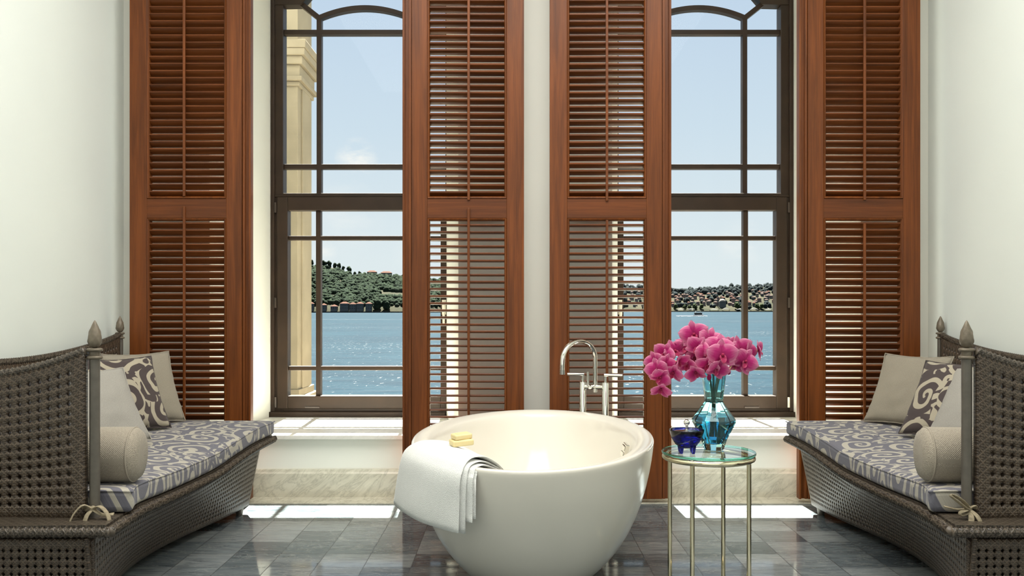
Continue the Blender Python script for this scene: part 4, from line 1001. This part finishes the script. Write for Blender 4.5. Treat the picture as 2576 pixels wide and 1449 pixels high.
for px, w_, h_, lb in ((784, 10, 14, 'small red-roofed waterfront house beside the stone pier'), (815, 12, 11, 'red-roofed waterfront house just right of the window mullion'), (841, 15, 8, 'lowest red-roofed waterfront house, left of the long stone row'), (867, 20, 15, 'red hip-roofed waterfront house starting the long stone row'), (888, 15, 14, 'lower red-roofed waterfront house in the middle of the row'), (906, 16, 15, 'second red hip-roofed waterfront house of the row'), (928, 14, 15, 'red-roofed waterfront house half hidden by the round tree')):
    house(px, .02, w_, 13, h_, 'grey_wall', lb, 'red-roofed waterfront houses')
for px, w_, lb in ((936, 26, 'wide flat house standing on the wooded ridge'), (972, 30, 'long pale house on the ridge beside the shutter')): house(px, 1.0, w_, 14, 9, 'house_wall', lb, 'houses on the wooded ridge')
OCC.append((ground(1817, .12), 20)); made = 0
for k in range(1500):
    px = 1585 + 370 * ((k * .618) % 1) + rnd.uniform(-4, 4); t = rnd.uniform(.12, .66); w_ = rnd.uniform(7, 14)
    if made >= 110 or any((ground(px, t).xy - q.xy).length < .5 * w_ + rr + 1.5 for q, rr in OCC): continue
    made += 1
    house(px, t, w_, 11, rnd.uniform(7, 13), rnd.choice(['house_wall', 'pink_wall', 'pink_wall', 'grey_wall']), 'small reddish house among many on the far town hillside', 'houses of the town across the water', rnd.choice(['roof_tile', 'faded_roof', 'faded_roof']))
# quay, canopies and the domed mosque
bm = BM()
for a, b in zip(cols, cols[1:]):
    p, q = ground(a, 0), ground(b, 0); vs_ = [bm.verts.new(v) for v in ((p.x, p.y - 8, SEA - .5), (q.x, q.y - 8, SEA - .5), (q.x, q.y - 8, SEA + 2.6), (p.x, p.y - 8, SEA + 2.6), (p.x, p.y + 12, SEA + 2.6), (q.x, q.y + 12, SEA + 2.6))]
    bm.faces.new(vs_[:4]); bm.faces.new((vs_[3], vs_[2], vs_[5], vs_[4]))
structure('quay', bm, 'quay')
for px, w_, lb in ((1712, 24, 'low white canopy on the quay, leftmost of the row'), (1738, 24, 'low white canopy behind the motor boat'), (1796, 30, 'low white canopy left of the grey mosque'), (1826, 24, 'white peaked canopy in front of the mosque'), (1860, 22, 'low white canopy left of the window mullion'), (1897, 26, 'white peaked canopy just right of the window mullion'), (1932, 22, 'low white canopy farthest along the quay')):
    p = ground(px, 0); root = tag(empty('canopy', p + Vector((0, -2, 0))), lb, 'canopy', 'white canopies on the quay')
    bm = BM(); z = p.z; b = [bm.verts.new((p.x + sx * w_ / 2, p.y - 2 + sy * 6, z + 6)) for sx, sy in ((-1, -1), (1, -1), (1, 1), (-1, 1))]; a = bm.verts.new((p.x, p.y - 2, z + (13 if 'peaked' in lb else 9)))
    for k in range(4): bm.faces.new((b[k], b[(k + 1) % 4], a))
    bm.faces.new(b[::-1]); obj('canopy_roof', bm, 'canvas_white', root)
    for sx in (-1, 1):
        for sy in (-1, 1): obj('pole', box(BM(), p.x + sx * (w_ / 2 - .6) - .4, p.x + sx * (w_ / 2 - .6) + .4, p.y - 2 + sy * 5.4 - .4, p.y - 2 + sy * 5.4 + .4, z - 1, z + 6.2), 'grey_wall', root)
p = ground(1817, .12); OCC.append((p, 19)); ms = tag(empty('mosque', p), 'grey domed mosque rising above the far quay', 'mosque')
obj('hall', box(BM(), p.x - 11, p.x + 11, p.y - 9, p.y + 9, p.z - 5, p.z + 18), 'grey_wall', ms)
obj('dome', lathe(BM(), [(11, p.z + 18), (10.5, p.z + 21), (8, p.z + 25), (4, p.z + 27.5), (0, p.z + 28.3)], (p.x, p.y, 0), 20), 'house_wall', ms, smooth=True)
obj('minaret', lathe(BM(), [(1.6, p.z - 5), (1.5, p.z + 33), (2.2, p.z + 33.5), (1.2, p.z + 36), (0, p.z + 44)], (p.x - 15, p.y, 0), 12), 'grey_wall', ms)
def free(p, r):
    return all((p.xy - q.xy).length > r + rr for q, rr in OCC)
bm = BM()
for k in range(2700):
    px = rnd.uniform(640, 1190); t = rnd.uniform(.07, 1.0) ** .9
    if 955 < px < 1030 and .30 < t < .46: continue
    r = rnd.uniform(4, 8.5)
    if not free(ground(px, t), r): continue
    blob(bm, ground(px, t) + Vector((0, 0, r * .4)), r, r * rnd.uniform(.8, 1.3), k)
for f in bm.faces: f.smooth = True
tag(obj('forest', bm, 'forest'), 'dense green woods covering the hillside across the water', 'woods', kind='stuff')
bm = BM()
for k in range(900):
    px = rnd.uniform(1480, 2080); t = rnd.uniform(.62, 1.0) if rnd.random() < .7 else rnd.uniform(.05, .6)
    r = rnd.uniform(5, 10)
    if not free(ground(px, t), r): continue
    blob(bm, ground(px, t) + Vector((0, 0, r * .5)), r, r * rnd.uniform(.9, 1.6), k)
for f in bm.faces: f.smooth = True
tag(obj('far_forest', bm, 'far_forest'), 'haze-tinted woods along the far ridge above the town', 'woods', kind='stuff')
# motor boat and its wake
bp = Vector(((1757 - 1288) * 880 / F, 880, SEA)); bt = tag(empty('motor_boat', bp), 'white two-decked motor boat crossing the strait', 'boat')
bm = BM(); prism(bm, [(bp.x - 4.6, SEA - .3), (bp.x + 4.2, SEA - .3), (bp.x + 5.2, SEA + 1.8), (bp.x - 4.8, SEA + 1.5)], 'Y', bp.y - 1.8, bp.y + 1.8); obj('hull', bm, 'hull_white', bt)
obj('cabin', box(BM(), bp.x - 4, bp.x + 3.4, bp.y - 1.5, bp.y + 1.5, SEA + 1.6, SEA + 3.1), 'dark_glass', bt)
obj('upper_deck', box(BM(), bp.x - 4.2, bp.x + 3.8, bp.y - 1.7, bp.y + 1.7, SEA + 3.1, SEA + 3.6), 'hull_white', bt)
bm = box(BM(), bp.x - 3, bp.x + 2, bp.y - 1.5, bp.y + 1.5, SEA + 4.9, SEA + 5.2)
for sx in (-2.8, 1.8): box(bm, bp.x + sx - .1, bp.x + sx + .1, bp.y - 1.3, bp.y + 1.3, SEA + 3.6, SEA + 4.9)
obj('sun_roof', bm, 'hull_white', bt)
bm = BM()
for k in range(60):
    t = rnd.random(); blob(bm, Vector((bp.x + 6 - 30 * t ** 1.4, bp.y - 4 - 8 * rnd.random() - 10 * t, SEA + .1)), rnd.uniform(.7, 1.6), .35, k)
tag(obj('wake', bm, 'foam_or_sparkle'), 'white foam wake trailing along the motor boat', 'wake', kind='stuff')
